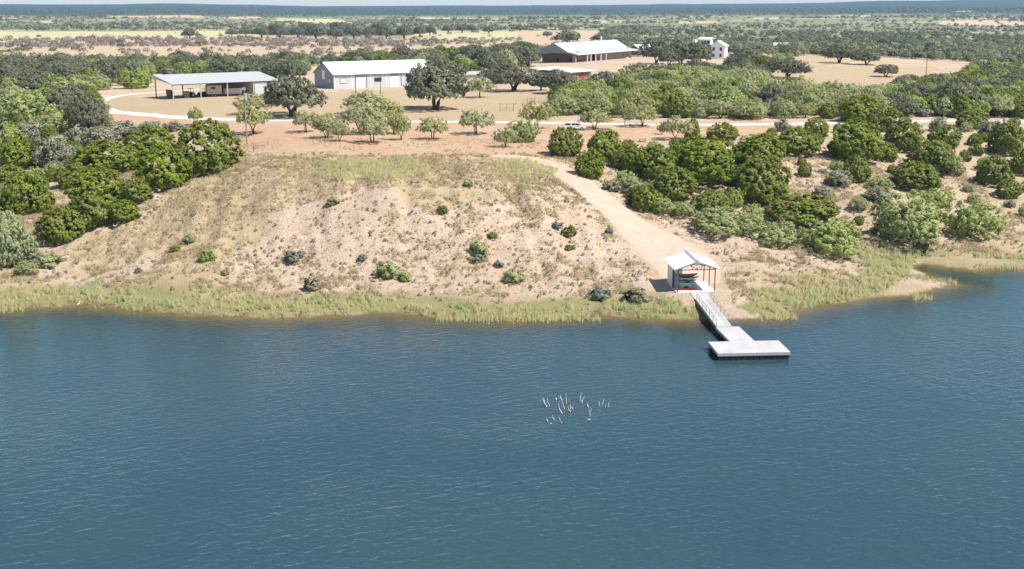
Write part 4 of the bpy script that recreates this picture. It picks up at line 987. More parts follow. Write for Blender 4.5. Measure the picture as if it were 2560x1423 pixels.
boat('kayak', .0, 3.5, .70, .26, 1.39, M['k_blue'], 'blue kayak in the middle of the stack in the shelter', 'kayak')
boat('canoe', .35, 3.5, .84, .36, 1.75, M['k_tan'], 'tan canoe just above the blue kayak in the shelter', 'canoe', True, .2)
boat('canoe', -.02, 3.65, .9, .52, 2.14, M['k_dark'], 'dark brown canoe on top of the stack in the shelter', 'canoe', True, .2)

# ---------------------------------------------------------------- walkway and floating dock
GR = R(3.9)
gw = empty('gangway', (30.95, 156.95, .0), GR, 'pale sloping gangway with thin steel railings from the slab to the dock', 'gangway')
GL = 16.95; za, zb = 1.05, 1.88
gz = lambda y: za + (zb - za) * y / GL
for k, (y0, y1) in enumerate([(0, 3.3), (3.32, 6.6), (6.62, 9.9), (9.92, 13.2), (13.22, 15.1), (15.12, GL)]):
    hw = 1.15 if y1 < 13.5 else 1.3
    MB().slabquad((-hw, y0, gz(y0)), (hw, y0, gz(y0)), (hw, y1, gz(y1)), (-hw, y1, gz(y1)), .08).build('deck_panel', M['deck'], gw)
for s in (-1, 1):
    MB().slabquad((s * 1.20 - .05, 0, gz(0) - .09), (s * 1.17 + .05, 0, gz(0) - .09), (s * 1.17 + .05, GL - .4, gz(GL - .4) - .09), (s * 1.17 - .05, GL - .4, gz(GL - .4) - .09), .32).build('side_beam', M['steel_grey'], gw)
    rl = MB()
    ys = [.3, 2.4, 4.6, 6.8, 9.0, 11.2, 13.1]
    for y in ys: MB().tube([(s * 1.13, y, gz(y) - .05), (s * 1.13, y, gz(y) + 1.06)], .035, 5).build('railing_post', M['steel_grey'], gw)
    for dz in (1.06, .55): MB().tube([(s * 1.13, ys[0], gz(ys[0]) + dz), (s * 1.13, ys[-1], gz(ys[-1]) + dz)], .028, 5).build('handrail', M['steel_grey'], gw)
for y in (5.2, 9.5):
    for s in (-1, 1): MB().tube([(s * .9, y, -1.6 if y < 6 else -.4), (s * .9, y, gz(y) - .1)], .09, 6).build('pile', M['pole_dark'], gw)
def dock(name, loc, rz, wd, dp, top, label, floats):
    e = empty(name, (loc[0], loc[1], 0), rz, label, 'dock')
    n = max(2, int(round(wd / 1.55)))
    for k in range(n): BX('deck_panel', M['deck'], e, wd * k / n + (.006 if k else 0), .02, top - .06, wd * (k + 1) / n - .006, dp - .02, top)
    th = .42
    BX('fascia', M['fascia'], e, -.05, -.06, top - th, wd + .05, .015, top - .012); BX('fascia', M['fascia'], e, -.05, dp - .015, top - th, wd + .05, dp + .06, top - .012)
    BX('fascia', M['fascia'], e, -.055, .02, top - th, .0, dp - .02, top - .013); BX('fascia', M['fascia'], e, wd, .02, top - th, wd + .055, dp - .02, top - .013)
    nx = int(wd / .78)
    for iy, y in enumerate(floats):
        for k in range(nx):
            x0 = .06 + (wd - .12) * k / nx
            BX('float', M['black'], e, x0 + .03, y, -.22, x0 + (wd - .12) / nx - .05, y + .75, top - th + .005)
    return e
dk = dock('floating_dock', (27.7, 143.9), R(3.9), 9.85, 5.4, 1.04, 'wide pale floating dock platform on black floats at the end of the walkway', (.04, 2.3, 4.5))
dm = dock('floating_dock', (30.45, 149.6), R(5.6), 3.4, 7.45, .95, 'narrow pale floating dock section between gangway and wide platform', (.3, 2.6, 4.9, 6.5))
for (x, y, h) in ((.05, 5.52, 1.1), (9.7, 5.52, 1.7)):
    MB().tube([(x, y, -3.5), (x, y, .98 + h)], .035, 6).build('mooring_pole', M['steel_grey'], dk)
MB().tube([(3.5, 7.3, -3), (3.5, 7.3, 2.1)], .035, 6).build('mooring_pole', M['steel_grey'], dm)

# ---------------------------------------------------------------- dead stubs in the lake
ST = [(470, 780, 365, 550), (545, 760, 485, 540), (860, 950, 775, 690), (920, 840, 870, 650), (980, 710, 965, 455), (855, 610, 830, 495), (775, 740, 800, 640), (1070, 905, 1020, 760), (1075, 840, 1090, 720), (1130, 830, 1135, 750),
      (1340, 660, 1355, 430), (1375, 670, 1450, 540), (1530, 790, 1530, 710), (1525, 950, 1580, 800), (1560, 1010, 1615, 830), (1820, 770, 1840, 610), (1885, 735, 1925, 590), (1960, 790, 2000, 690), (2040, 780, 2090, 640), (655, 1110, 615, 995),
      (845, 1180, 775, 1030), (500, 1150, 490, 1070), (1040, 640, 1035, 585), (720, 600, 715, 560), (440, 740, 405, 560)]
for bx, by, tx, ty in ST:
    b = atz(1320 + bx / 10.16, 940 + by / 10.16, 0); rr = ray(1320 + tx / 10.16, 940 + ty / 10.16); t = b[1] / rr[1]
    T_ = Vector((rr[0] * t, b[1] + rng.normal(0, .15), HC + rr[2] * t)) - Vector(b)
    mid = T_ * .5 + Vector((rng.normal(-.06, .05), 0, .03)); r0 = rng.uniform(.06, .10)
    mb = MB().tube([-T_ * .6 + Vector((T_.x * .9 + .1, 0, -1.0)), (0, 0, 0), mid, T_], [r0 * 1.2, r0, r0 * .8, r0 * .45], 6)
    o = mb.build('dead_stub', M['dead']); o.location = tuple(b)
    tag(o, 'bleached dead branch stub standing out of the open lake', 'dead branch', 'dead stubs in the lake')
for bx, by, s, lab in ((1540, 1112, .4, 'short white floating log beside the forked dead stubs'), (580, 1215, .25, 'tiny white floating chip near the smallest dead stubs')):
    b = atz(1320 + bx / 10.16, 940 + by / 10.16, 0)
    o = MB().tube([(-s / 2, 0, .0), (-s * .2, .01, .03), (s * .25, 0, .03), (s / 2, .02, .01)], [.03, .07, .07, .03], 7).build('floating_log', M['dead']); o.location = tuple(b); tag(o, lab, 'log')

# ---------------------------------------------------------------- wading heron
p = ground(197, 768); hb = empty('heron', (p[0], p[1], p[2]), R(20), 'white long-legged wading bird at the water edge of the left shore', 'bird')
MB().tube([(-.28, 0, .44), (-.12, 0, .50), (.06, 0, .56), (.16, 0, .62), (.17, 0, .74), (.11, 0, .84), (.14, 0, .93), (.22, 0, .95), (.28, 0, .94)], [.02, .085, .10, .055, .03, .026, .03, .036, .015], 8).build('body', M['heron'], hb, True)
MB().tube([(.27, 0, .94), (.42, 0, .92)], [.014, .003], 5).build('beak', M['beak'], hb)
for s in (-1, 1): MB().tube([(-.02, s * .04, .48), (.02, s * .045, .25), (0, s * .05, -.06)], .012, 5).build('leg', M['steel_grey'], hb)
for s in (-1, 1): MB().tube([(.06, s * .085, .56), (-.14, s * .075, .49), (-.34, s * .02, .40)], [.05, .055, .008], 6).build('wing', M['heron'], hb, True)

# ---------------------------------------------------------------- buildings
def win(parent, x0, x1, z0, z1, y, pane, front=-1):
    f = BX('window', M['trim_dark'], parent, x0, min(y, y + front * .10), z0, x1, max(y, y + front * .10), z1)
    BX('pane', pane, f, x0 + .12, min(y + front * .10, y + front * .13), z0 + .12, x1 - .12, max(y + front * .10, y + front * .13), z1 - .12)
def zmin(cx, cy, rz, Lx, Ly):
    c, s = math.cos(rz), math.sin(rz); q = [(0, 0), (Lx, 0), (Lx, Ly), (0, Ly)]
    return min(H1(cx + x * c - y * s, cy + x * s + y * c) for x, y in q)
# open machine shed
SR = R(36); SB = (-119.0, 398.0); sz = 15.0
sh = empty('machine_shed', (*SB, sz), SR, 'long open-fronted machine shed with a sloping grey metal roof', 'shed')
SLn, SD, FH, BH = 40.0, 18.0, 5.2, 7.4
MB().slabquad((-.5, -.6, FH + .1), (SLn + .5, -.6, FH + .1), (SLn + .5, SD + .5, BH + .28), (-.5, SD + .5, BH + .28), .12).build('roof', M['roof_grey'], sh)
for x in (0, 10, 20, 30): BX('post', M['galv'], sh, x - .16, -.16, -.6, x + .16, .16, FH - .02)
for x in (0, 10, 20, 30): BX('post', M['steel_brown'], sh, x - .16, SD - .16, -.6, x + .16, SD + .16, BH - .02)
MB().prism([(-.2, FH - .1), (SD + .2, BH - 1.0), (SD + .2, BH + .15), (-.2, FH + .02)], -.42, -.3, 'x').build('gable_fascia', M['wall_white'], sh)
BX('eave_beam', M['trim_dark'], sh, -.3, -.14, FH - .32, SLn, .14, FH - .03)
MB().prism([(.3, -.6), (SD - .3, -.6), (SD - .3, BH - .1), (.3, FH - .06)], 30.2, 30.4, 'x').build('partition_wall', M['cream'], sh)
MB().prism([(.3, -.6), (SD - .3, -.6), (SD - .3, BH - .1), (.3, FH - .06)], SLn - .2, SLn, 'x').build('end_wall', M['wall_white'], sh)
BX('front_wall', M['wall_white'], sh, 30.42, -.08, -.6, SLn - .02, .1, FH - .34)
BX('back_wall', M['cream'], sh, 18.9, SD - .3, -.6, SLn - .2, SD - .18, BH - .3)
def wheel(par, x, y, z, r, w_, name='wheel'):
    wo = MB().tube([(x, y - w_ / 2, z), (x, y + w_ / 2, z)], r, 16).build(name, M['tyre'], par)
    MB().tube([(x, y - w_ / 2 - .02, z), (x, y + w_ / 2 + .02, z)], r * .5, 12).build('rim', M['galv'], wo)
def shed_pt(x, y): 
    c, s = math.cos(SR), math.sin(SR); X, Y = SB[0] + x * c - y * s, SB[1] + x * s + y * c; return (X, Y, H1(X, Y))
def tractor(x, y, rz, mat, label, s=1.0):
    e = empty('tractor', shed_pt(x, y), SR + rz, label, 'tractor'); e.scale = (s, s, s)
    MB().prism([(-.5, .75), (2.0, .75), (2.1, 1.3), (1.8, 1.55), (.2, 1.6), (-.5, 1.2)], -.38, .38).build('hood', mat, e)
    BX('fender', mat, e, -1.3, -.95, 1.45, -.1, -.5, 1.6); BX('fender', mat, e, -1.3, .5, 1.45, -.1, .95, 1.6)
    for a in (-1.1, .0):
        for b in (-.6, .6): MB().tube([(a, b, 1.5), (a, b, 2.6)], .05, 5).build('roof_post', M['black'], e)
    BX('roof', mat, e, -1.25, -.75, 2.6, .15, .75, 2.72); BX('seat', M['black'], e, -.9, -.3, 1.2, -.4, .3, 1.7)
    for b in (-.75, .75): wheel(e, -.7, b, .8, .8, .42); wheel(e, 1.6, b, .45, .46, .28)
    MB().tube([(1.2, .25, 1.5), (1.2, .25, 2.3)], .05, 6).build('exhaust', M['black'], e)
tractor(8.2, 6.5, R(200), M['black'], 'dark tractor parked deep in the first bays of the machine shed', 1.15)
tractor(13.6, 7.2, R(190), M['k_dark'], 'dark brown tractor with roof beside the cream trailer in the shed', 1.05)
ri = empty('farm_implement', shed_pt(2.4, 9.5), SR + R(20), 'rusty red folding farm implement under the open end of the shed', 'implement')
MB().prism([(-.9, .25), (.5, .25), (-.2, 2.9), (-1.3, 3.1)], -1.1, 1.1).build('deck', M['steel_brown'], ri); BX('drawbar', M['red'], ri, .4, -.15, .3, 2.6, .15, .5)
for b in (-.8, .8): wheel(ri, .2, b * 1.45, .35, .36, .2)
ct = empty('stacked_crates', shed_pt(6.0, 3.6), SR, 'blue grey pallets of boxes behind the front post of the shed', 'crates')
for k in range(4): BX('crate', M['steel_grey'], ct, -.9, -.7, .05 + .62 * k, .9, .7, .62 * k + .6)
tl = empty('box_trailer', shed_pt(17.6, 5.2), SR + R(-6), 'cream box trailer with a slatted vent parked under the shed', 'trailer')
BX('body', M['cream'], tl, -3.4, -1.3, .95, 1.9, 1.3, 4.0); BX('chassis', M['steel_brown'], tl, -3.5, -1.1, .62, 2.6, 1.1, .945)
win(tl, -2.0, -.4, 2.7, 3.5, -1.302, M['glass'])
vt = BX('vent', M['steel_brown'], tl, 1.902, -1.0, 1.9, 1.95, 1.0, 3.4)
for k in range(6): BX('slat', M['cream'], vt, 1.951, -.95, 1.98 + .23 * k, 1.99, .95, 2.10 + .23 * k)
for x in (-1.6, -.6): 
    for b in (-1.18, 1.18): wheel(tl, x, b, .42, .43, .24)
BX('hitch', M['steel_brown'], tl, 2.6, -.1, .5, 3.4, .1, .72)
t2 = empty('stock_trailer', shed_pt(23.8, 5.0), SR + R(-6), 'pinkish white stock trailer in the last open bay of the shed', 'trailer')
BX('body', M['cream'], t2, -3.0, -1.15, .75, 2.4, 1.15, 2.75); BX('nose', M['white'], t2, 2.402, -1.05, .8, 3.3, 1.05, 2.7); BX('chassis', M['steel_brown'], t2, -3.0, -1.0, .5, 4.2, 1.0, .745)
for k in range(5): BX('slat', M['white'], t2, 3.302, -1.0, .95 + .34 * k, 3.36, 1.0, 1.12 + .34 * k)
for x in (-.9, .1):
    for b in (-1.1, 1.1): wheel(t2, x, b, .38, .39, .22)

# long barn
BR = R(32); BB = (-70.7, 451.0)
bz = 14.9
bn = empty('metal_barn', (*BB, bz), BR, 'long grey metal barn with a bright white gable roof', 'barn')
BL, BD, WH, RG = 45.0, 20.0, 5.6, 10.0
BX('front_wall', M['wall_white'], bn, .2, 0, -.8, BL - .2, .2, WH)
BX('back_wall', M['wall_grey_shade'], bn, .2, BD - .2, -.8, BL - .2, BD, WH)
for x in (0, BL - .2): MB().prism([(0, -.8), (BD, -.8), (BD, WH), (BD / 2, RG - .05), (0, WH)], x, x + .2, 'x').build('gable_wall', M['wall_grey_shade'], bn)  # shaded gable side painted darker than the lit front wall
MB().slabquad((-.5, -.5, WH + .0), (BL + .5, -.5, WH + .0), (BL + .5, BD / 2, RG + .25), (-.5, BD / 2, RG + .25), .12).build('roof_panel', M['roof_white'], bn)
MB().slabquad((-.5, BD / 2, RG + .25), (BL + .5, BD / 2, RG + .25), (BL + .5, BD + .5, WH), (-.5, BD + .5, WH), .12).build('roof_panel', M['roof_white'], bn)
MB().slabquad((-.58, -.5, WH + .03), (-.50, -.5, WH + .03), (-.50, BD / 2, RG + .28), (-.58, BD / 2, RG + .28), .35).build('verge_trim', M['trim_dark'], bn)
MB().slabquad((-.58, BD / 2, RG + .28), (-.50, BD / 2, RG + .28), (-.50, BD + .5, WH + .03), (-.58, BD + .5, WH + .03), .35).build('verge_trim', M['trim_dark'], bn)
BX('gutter', M['trim_dark'], bn, -.5, -.62, WH - .2, BL + .5, -.505, WH + .0)
for x in (0.0, 9.1, 14.0, 29.5): BX('downpipe' if x else 'corner_trim', M['white'] if x < 13 else M['trim_dark'], bn, x - (.02 if x == 0 else -.1), -.10, -.6, x + .28, -.004, WH - .25)
win(bn, 2.6, 5.6, 2.2, 4.0, -.002, M['glass_pale']); win(bn, 17.6, 20.8, 2.4, 4.0, -.002, M['glass'])
for x0 in (8.2, 23.3):
    d_ = BX('overhead_door', M['white'], bn, x0 + 1.4, -.09, -.5, x0 + 5.0, -.006, 4.2)
    for k in range(4): BX('door_panel', M['white'], d_, x0 + 1.5, -.13, -.4 + 1.14 * k, x0 + 4.9, -.093, .66 + 1.14 * k)
    BX('door_header', M['wall_grey_shade'], bn, x0 + 1.4, -.085, 4.22, x0 + 5.0, -.006, 5.5)
for x in (7.6, 15.9, 22.8): BX('pilaster', M['white'], bn, x, -.075, -.5, x + .25, -.005, 5.5)
gw_ = BX('loft_door', M['white'], bn, -.10, 9.0, 3.4, -.006, 12.0, 6.9); BX('door_gap', M['trim_dark'], gw_, -.12, 11.98, 3.6, -.004, 12.6, 6.9)
f_ = BX('window', M['trim_dark'], bn, -.10, 3.0, 2.0, -.005, 5.2, 4.1); BX('pane', M['glass_pale'], f_, -.14, 3.35, 2.3, -.104, 4.85, 3.8)
lt = empty('lean_to', (BB[0] + math.cos(BR) * (BL + .8), BB[1] + math.sin(BR) * (BL + .8), bz), BR, 'dark-sided lean-to with white roof at the barn end behind the big oak', 'lean-to')
MB().slabquad((.0, -.4, 4.4), (8.0, -.4, 3.6), (8.0, 12, 3.6), (.0, 12, 4.4), .12).build('roof', M['roof_white'], lt)
for x, y, h in ((.3, 0, 4.2), (7.7, 0, 3.45), (.3, 11.6, 4.2), (7.7, 11.6, 3.45)): BX('post', M['trim_dark'], lt, x - .12, y - .12, -.8, x + .12, y + .12, h)
BX('back_wall', M['wall_grey_shade'], lt, .45, 11.7, -.8, 7.55, 11.85, 3.4)
# standpipe rack beside the barn door
# lodge
LR = R(61); LB_ = (34.0, 603.0); lz = H1(50, 640)
lo = empty('lodge', (*LB_, lz), LR, 'long low stone lodge with a wide grey roof and open front porch on the rise', 'lodge')
LL, LW, LE, LH = 82.0, 25.0, 4.5, 10.2
MB().slabquad((-.0, -.5, LE), (LL, -.5, LE), (LL, 5.2, LE + 1.1), (.0, 5.2, LE + 1.1), .2).build('porch_roof', M['roof_grey'], lo)
MB().slabquad((.0, 5.2, LE + 1.14), (LL, 5.2, LE + 1.14), (LL, LW / 2 + 1, LH), (.0, LW / 2 + 1, LH), .2).build('roof_panel', M['roof_grey'], lo)
MB().slabquad((.0, LW / 2 + 1, LH), (LL, LW / 2 + 1, LH), (LL, LW + 2.5, LE), (.0, LW + 2.5, LE), .2).build('roof_panel', M['roof_grey'], lo)
BX('eave_fascia', M['white'], lo, -.02, -.62, LE - .32, LL + .02, -.505, LE + .02)
MB().prism([(-.5, LE - .45), (5.2, LE + .35), (7.5, LE + .55), (14.5, LE + .55), (LW + 2.5, LE - .9), (LW + 2.5, LE - .05), (LW / 2 + 1, LH - .25), (5.2, LE + .85), (-.5, LE - .25)], -.08, .12, 'x').build('gable_fascia', M['wall_grey_shade'], lo)
BX('end_wall', M['stone'], lo, 9.0, 3.0, -1.2, 9.3, LW, LE + 1.2)
BX('front_wall', M['stone'], lo, 31.0, 3.0, -1.2, LL - 1.5, 3.3, LE + .35); BX('front_wall', M['stone'], lo, 9.32, 4.8, -1.2, 30.9, 5.1, LE + .7)
BX('far_wall', M['stone'], lo, LL - 1.48, 3.0, -1.2, LL - 1.2, LW, LE + .5); BX('back_wall', M['stone'], lo, 9.32, LW - .3, -1.2, LL - 1.5, LW, LE - .1)
MB().prism([(3.2, LE + .5), (LW, LE), (LW / 2 + 1, LH - .5)], LL - 1.4, LL - 1.25, 'x').build('far_gable', M['stone'], lo)
for y in (1.4,): BX('porch_pillar', M['stone'], lo, .3, y - .8, -1.4, 1.5, y + .8, LE - .35)
for x in (13.5, 18.0, 24.0, 31.0, 38): BX('porch_post', M['white'], lo, x - .22, -.22, -1.4, x + .22, .22, LE - .33)
for k, x in enumerate((34.5, 46.0, 56.0, 69.5, 75)): 
    if k in (0,): BX('door', M['trim_dark'], lo, x - .9, 2.9, -.6, x + .9, 2.995, 2.3)
    else: win(lo, x - .7, x + .7, .5, 2.4, 2.998, M['glass'])
for y in (8.0, 15.5): BX('end_door', M['trim_dark'], lo, 8.9, y - .8, -.8, 8.995, y + .8, 2.0)
MB().tube([(0 + 10.0, 6.6, LE - 1.4), (14.0, 1.4, -.9)], .12, 5).build('stair_rail', M['black'], lo)
MB().tube([(66.0, LW / 2 + 3.5, LH - 1.2), (66.0, LW / 2 + 3.5, LH + 2.2)], .55, 8).build('chimney', M['white'], lo)
BX('terrace', M['stone'], lo, 8.0, -3.5, -2.4, LL + 2, 2.95, -.62)
# pump box on terrace
pb = empty('white_box', (LB_[0] + 62 * math.cos(LR) + 2.3 * math.sin(LR), LB_[1] + 62 * math.sin(LR) - 2.3 * math.cos(LR), lz - .61), LR, 'small white cabinet standing on the lodge terrace', 'cabinet')
BX('body', M['white'], pb, -.9, -.5, 0, .9, .5, 1.5); BX('lid', M['galv'], pb, -.95, -.55, 1.503, .95, .55, 1.58)
# annex behind the lodge
p = (80.0, 715.0); az = H1(*p)
an = empty('annex', (*p, az), R(40), 'white-roofed annex peeping out behind the far end of the lodge', 'building')
BX('wall', M['white'], an, 0, 0, -1.5, 14, 10, 4.0)
MB().slabquad((-.6, -.6, 4.1), (14.6, -.6, 4.1), (14.6, 5, 6.6), (-.6, 5, 6.6), .15).build('roof_panel', M['roof_white'], an); MB().slabquad((-.6, 5, 6.6), (14.6, 5, 6.6), (14.6, 10.6, 4.1), (-.6, 10.6, 4.1), .15).build('roof_panel', M['roof_white'], an)
win(an, 2, 3.6, 1, 2.8, -.002, M['glass']); win(an, 9, 10.6, 1, 2.8, -.002, M['glass'])
# outbuilding with red doors
p = ground(1424, 201); ob_ = empty('outbuilding', tuple(p), R(60), 'low outbuilding with white roof and dark red doors below the lodge', 'building')
MB().slabquad((-1.2, -1.0, 3.3), (15.0, -1.0, 3.0), (15.0, 14.5, 4.1), (-1.2, 14.5, 4.4), .16).build('roof', M['roof_white'], ob_)
BX('front_wall', M['wall_white'], ob_, 0, 0, -1.5, 13.8, .2, 2.75); BX('side_wall', M['wall_grey_shade'], ob_, -.002, .2, -1.5, .2, 13.5, 3.1); BX('far_wall', M['wall_grey_shade'], ob_, 13.6, .2, -1.5, 13.8, 13.5, 3.0); BX('back_wall', M['wall_grey_shade'], ob_, .2, 13.3, -1.5, 13.58, 13.5, 3.2)
for x in (.6, 3.7, 6.8, 9.9): BX('door', M['red'], ob_, x, -.08, -.5, x + 2.9, -.004, 2.5)
ob_.scale = (1.5, 1.3, 1.05)
# white two-storey house with a lookout room
p = ground(1778, 148); p = np.array([p[0], p[1] + 6, H1(p[0], p[1] + 6)])
wh = empty('white_house', tuple(p), R(-22), 'white two-storey house with a raised lookout room beyond the trees', 'house')
BX('wall', M['white'], wh, 0, 0, -2, 8.4, 8.0, 7.2)
MB().prism([(0, 7.21), (8.4, 7.21), (4.2, 9.6)], .01, .2).build('gable', M['white'], wh); MB().prism([(0, 7.21), (8.4, 7.21), (4.2, 9.6)], 7.8, 7.99).build('gable', M['white'], wh)
MB().slabquad((-.6, -.6, 7.0), (4.2, -.6, 9.85), (4.2, 8.6, 9.85), (-.6, 8.6, 7.0), .15).build('roof_panel', M['roof_white'], wh); MB().slabquad((4.2, -.6, 9.85), (9.0, -.6, 7.0), (9.0, 8.6, 7.0), (4.2, 8.6, 9.85), .15).build('roof_panel', M['roof_white'], wh)
for x in (1.6, 5.6):
    for z in (1.0, 4.4): win(wh, x, x + 1.2, z, z + 1.8, -.002, M['glass'])
tw = BX('lookout', M['white'], wh, -6.2, 2.0, -2, -.02, 7.5, 10.2)
MB().slabquad((-7.0, 1.2, 10.6), (.7, 1.2, 10.6), (.4, 4.7, 11.7), (-6.7, 4.7, 11.7), .15).build('roof_panel', M['roof_white'], wh); MB().slabquad((-6.7, 4.7, 11.7), (.4, 4.7, 11.7), (.7, 8.3, 10.6), (-7.0, 8.3, 10.6), .15).build('roof_panel', M['roof_white'], wh)
for x in (-5.6, -3.8, -2.0): win(wh, x, x + 1.3, 8.2, 9.8, 1.998, M['glass'])
MB().tube([(-9.6, 4.5, -2), (-9.6, 4.5, 8.6)], .25, 6).build('tank_post', M['white'], wh); MB().tube([(-9.6, 4.5, 8.6), (-9.6, 4.5, 10.3)], 1.3, 12).build('water_tank', M['white'], wh)
# grey roof beyond, small tan shed, long tank
p = ground(1955, 122); gr = empty('grey_roofed_shed', tuple(p), R(-10), 'blue grey metal roofed shed among trees beyond the white house', 'shed')
BX('wall', M['wall_grey_shade'], gr, -6, 0, -1, 6, 9, 2.4); MB().slabquad((-6.8, -.8, 2.5), (6.8, -.8, 2.5), (6.8, 9.5, 4.6), (-6.8, 9.5, 4.6), .15).build('roof', M['roof_grey'], gr)
p = ground(1165, 205); ts = empty('tan_shed', tuple(p), R(16), 'small tan-walled shed with pale roof behind the big oak', 'shed')
BX('wall', M['cream'], ts, 0, 0, -.8, 11.5, 5, 3.0); MB().slabquad((-.5, -.6, 3.05), (12, -.6, 3.05), (12, 5.5, 3.9), (-.5, 5.5, 3.9), .12).build('roof', M['roof_grey'], ts); BX('door', M['trim_dark'], ts, 6.5, -.06, -.3, 8.0, -.004, 2.3)
p = ground(1560, 223); tk = empty('stock_tank', (p[0], p[1], p[2]), R(4), 'long white-topped green tank half hidden in the thicket', 'tank')
BX('wall', M['sage'] if False else M['wall_grey_shade'], tk, 0, 0, -1.2, 15, 3.2, 1.3); MB().slabquad((-.3, -.4, 1.45), (15.3, -.4, 1.35), (15.3, 3.6, 2.2), (-.3, 3.6, 2.3), .12).build('cover', M['roof_white'], tk)

# ---------------------------------------------------------------- poles
def pole(px, py, toppy, mat, label, arm=0, r0=.16, can=False):
    p = ground(px, py); dep = p[1] * CP + (HC - p[2]) * SP; hh = (py - toppy) * dep / F * 1.02
    e = empty('utility_pole', tuple(p), 0, label, 'pole')
    MB().tube([(0, 0, -.6), (0, 0, hh * .5), (0, 0, hh)], [r0, r0 * .85, r0 * .65], 8).build('shaft', mat, e)
    if arm: BX('crossarm', M['pole_dark'], e, -arm, -.08, hh - .6, arm, .08, hh - .4)
    if can:
        MB().tube([(.28, -.30, hh - 2.9), (.28, -.30, hh - 1.5)], .34, 10).build('transformer', M['galv'], e)
        BX('lamp', M['galv'], e, -.35, -.6, hh - .75, .35, -.12, hh - .15)
        MB().tube([(-.1, 0, hh - 1.6), (-1.5, 1.2, -.2)], .02, 4).build('guy_wire', M['steel_grey'], e)
    return e
pole(618, 362, 222, M['pole_wood'], 'tall pale utility pole with transformer beside the big juniper at the mound top', 0, .19, True)
pole(891, 268, 168, M['pole_dark'], 'thin dark pole in front of the first barn door', 0, .13)
pole(952, 258, 168, M['pole_dark'], 'thin dark pole in front of the dark barn window', 0, .13)
pole(2313, 206, 140, M['pole_dark'], 'leaning dark utility pole on the bare hill flank above the thicket', 0, .17)
pole(1693, 192, 160, M['pole_dark'], 'short dark pole among the oaks below the lodge', .9, .15)
pole(2192, 131, 109, M['pole_dark'], 'distant pole on the crest of the bare hill', .8, .15)
p = ground(635, 380); mp_ = empty('marker_post', tuple(p), 0, 'short grey utility marker post on the mound crest near the pole', 'post'); BX('post', M['wood_grey'], mp_, -.1, -.1, -.3, .1, .1, 1.2); BX('cap', M['galv'], mp_, -.16, -.16, 1.203, .16, .16, 1.42)
p = ground(1562, 314); bf = empty('bird_feeder', tuple(p), 0, 'squat topped feeder on a stake beside the gravel road', 'feeder'); MB().tube([(0, 0, -.3), (0, 0, 1.6)], .1, 6).build('stake', M['pole_dark'], bf); MB().tube([(0, 0, 1.6), (0, 0, 2.1), (0, 0, 2.5)], [.5, .55, .08], 8).build('hopper', M['galv'], bf)
p = ground(1606, 355); ft = empty('picnic_table', tuple(p), R(8), 'small dark picnic table alone on the bare dirt above the junipers', 'table')
BX('table_top', M['wood_grey'], ft, -.95, -.38, .70, .95, .38, .76)
for s in (-1, 1): BX('bench', M['wood_grey'], ft, -.95, s * .75 - .14, .42, .95, s * .75 + .14, .47)
for x in (-.65, .65):
    for s in (-1, 1): MB().tube([(x, s * .7, -.05), (x, s * .15, .70)], .05, 5).build('leg', M['steel_brown'], ft)

# ---------------------------------------------------------------- gates and fences
def gate(px, py, wd, hh, label):
    p = ground(px, py); e = empty('ranch_gate', tuple(p), R(5), label, 'gate')
    for x in (0, wd): MB().tube([(x, 0, -.4), (x, 0, hh)], .1, 6).build('gate_post', M['wood_grey'], e)
    for z in (.5, 1.1, hh - .35): MB().tube([(0, -.02, z), (wd, -.02, z)], .06, 5).build('rail', M['wood_grey'], e)
    MB().tube([(wd / 2, -.04, .4), (wd / 2, -.04, hh - .2)], .06, 5).build('brace', M['wood_grey'], e)
gate(1250, 279, 4.2, 2.6, 'weathered wooden H-frame gate on the dry lawn beside the big oak')
gate(1318, 258, 2.6, 1.9, 'small wooden gate frame near the yard oaks')
def fence(pts, step, label):
    P = [ground(*q) for q in pts]; e = empty('wire_fence', tuple(P[0]), 0, label, 'fence'); o0 = P[0]
    for a, b in zip(P[:-1], P[1:]):
        n = max(1, int(np.hypot(*(b - a)[:2]) / step))
        tp = []
        for k in range(n + 1):
            q = a + (b - a) * k / n; z = H1(q[0], q[1]); l = q - o0; tp.append((l[0], l[1], z - o0[2]))
            if k < n or b is P[-1]: MB().tube([(l[0], l[1], z - o0[2] - .3), (l[0], l[1], z - o0[2] + 1.35)], .055, 5).build('fence_post', M['wood_grey'], e)
        for dz in (.5, .9, 1.25): MB().tube([(x, y, z + dz) for x, y, z in tp], .012, 3, False).build('wire', M['steel_grey'], e)
fence([(1284, 279), (1400, 274), (1470, 268)], 3.5, 'wire fence with grey posts running from the wooden gate to the thicket')
fence([(1290, 262), (1400, 244), (1480, 240)], 4.5, 'wire fence line in front of the yard oaks')

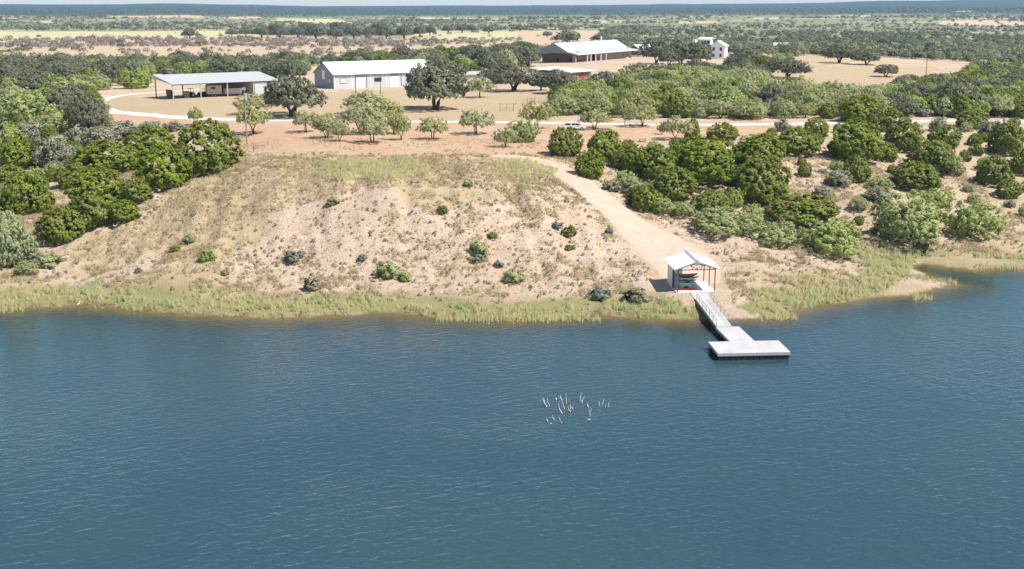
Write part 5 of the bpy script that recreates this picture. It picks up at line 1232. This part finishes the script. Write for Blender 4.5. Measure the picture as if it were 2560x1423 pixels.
# ---------------------------------------------------------------- parked pickup
p = ground(1437, 325); tk_ = empty('pickup_truck', (p[0], p[1], p[2] + .07), R(-4), 'white pickup truck with a covered bed parked by the gravel road', 'truck')
W2 = .98
MB().prism([(-2.85, .55), (-2.9, .95), (-2.8, 1.12), (2.0, 1.12), (2.75, 1.0), (2.9, .8), (2.88, .5), (2.2, .42), (-2.6, .42)], -W2, W2).build('body', M['carwhite'], tk_)
MB().prism([(-.95, 1.122), (1.75, 1.122), (.95, 1.80), (.5, 1.88), (-.75, 1.88), (-.95, 1.80)], -.86, .86).build('cab', M['carwhite'], tk_)
MB().prism([(-2.82, 1.122), (-.98, 1.122), (-.98, 1.86), (-2.55, 1.86), (-2.82, 1.7)], -.90, .90).build('bed_cover', M['carwhite'], tk_)
for s in (-1, 1):
    MB().prism([(-2.6, 1.24), (-1.12, 1.24), (-1.12, 1.72), (-2.45, 1.72)], s * .905, s * .925).build('window', M['glass'], tk_)
    MB().prism([(-.82, 1.22), (.1, 1.22), (.1, 1.74), (-.75, 1.74)], s * .865, s * .885).build('window', M['glass'], tk_)
    MB().prism([(.2, 1.22), (1.4, 1.22), (.85, 1.70), (.2, 1.74)], s * .865, s * .885).build('window', M['glass'], tk_)
    for x in (-1.75, 1.85): wheel(tk_, x, s * .86, .38, .40, .28)
    BX('headlight', M['galv'], tk_, 2.80, s * .72 - .15, .74, 2.90, s * .72 + .15, .92); BX('tail_light', M['k_red'], tk_, -2.93, s * .82 - .08, .75, -2.87, s * .82 + .08, 1.08)
    BX('mirror', M['black'], tk_, 1.0, s * 1.0 - .12, 1.2, 1.16, s * 1.0 + .12, 1.4)
MB().add([(1.74, -.78, 1.14), (1.74, .78, 1.14), (.97, .74, 1.79), (.97, -.74, 1.79), (1.76, -.78, 1.16), (1.76, .78, 1.16), (.99, .74, 1.81), (.99, -.74, 1.81)], [(3, 2, 1, 0), (4, 5, 6, 7), (0, 1, 5, 4), (1, 2, 6, 5), (2, 3, 7, 6), (3, 0, 4, 7)]).build('windscreen', M['glass'], tk_)
BX('bumper', M['galv'], tk_, 2.885, -.9, .45, 3.02, .9, .68); BX('bumper', M['galv'], tk_, -3.02, -.9, .5, -2.905, .9, .7)

# ---------------------------------------------------------------- hay bales in the far field
for bx, by in [(95, 82), (100, 80), (205, 87), (211, 86), (185, 99), (222, 98), (308, 84), (318, 91), (327, 80), (365, 79), (372, 86), (390, 89), (398, 79), (420, 84), (440, 83), (500, 88), (512, 79), (550, 82), (35, 84), (92, 102), (605, 80)]:
    p = ground(bx, by); a = rng.uniform(0, 3.1); c, s = math.cos(a) * .8, math.sin(a) * .8
    o = MB().tube([(-c, -s, .95), (c, s, .95)], 1.0, 12).build('hay_bale', M['hay']); o.location = tuple(p); tag(o, 'round hay bale lying in the pale far hay field', 'hay bale', 'hay bales in the far field')
# ---------------------------------------------------------------- haze: the air between here and the hills
def haze():
    m, t, o = newmat('haze_air')
    v = nd(t, 'ShaderNodeVolumePrincipled'); v.inputs['Color'].default_value = (.36, .62, 1.0, 1); v.inputs['Density'].default_value = 0.00005
    v.inputs['Anisotropy'].default_value = .2
    t.links.new(v.outputs[0], o.inputs[1])
    ob = MB().box(-14000, -1500, -9, 14000, 13800, 220).build('haze', m); tag(ob, 'thin blue haze in the air over the plain', 'haze', kind='stuff')
haze()
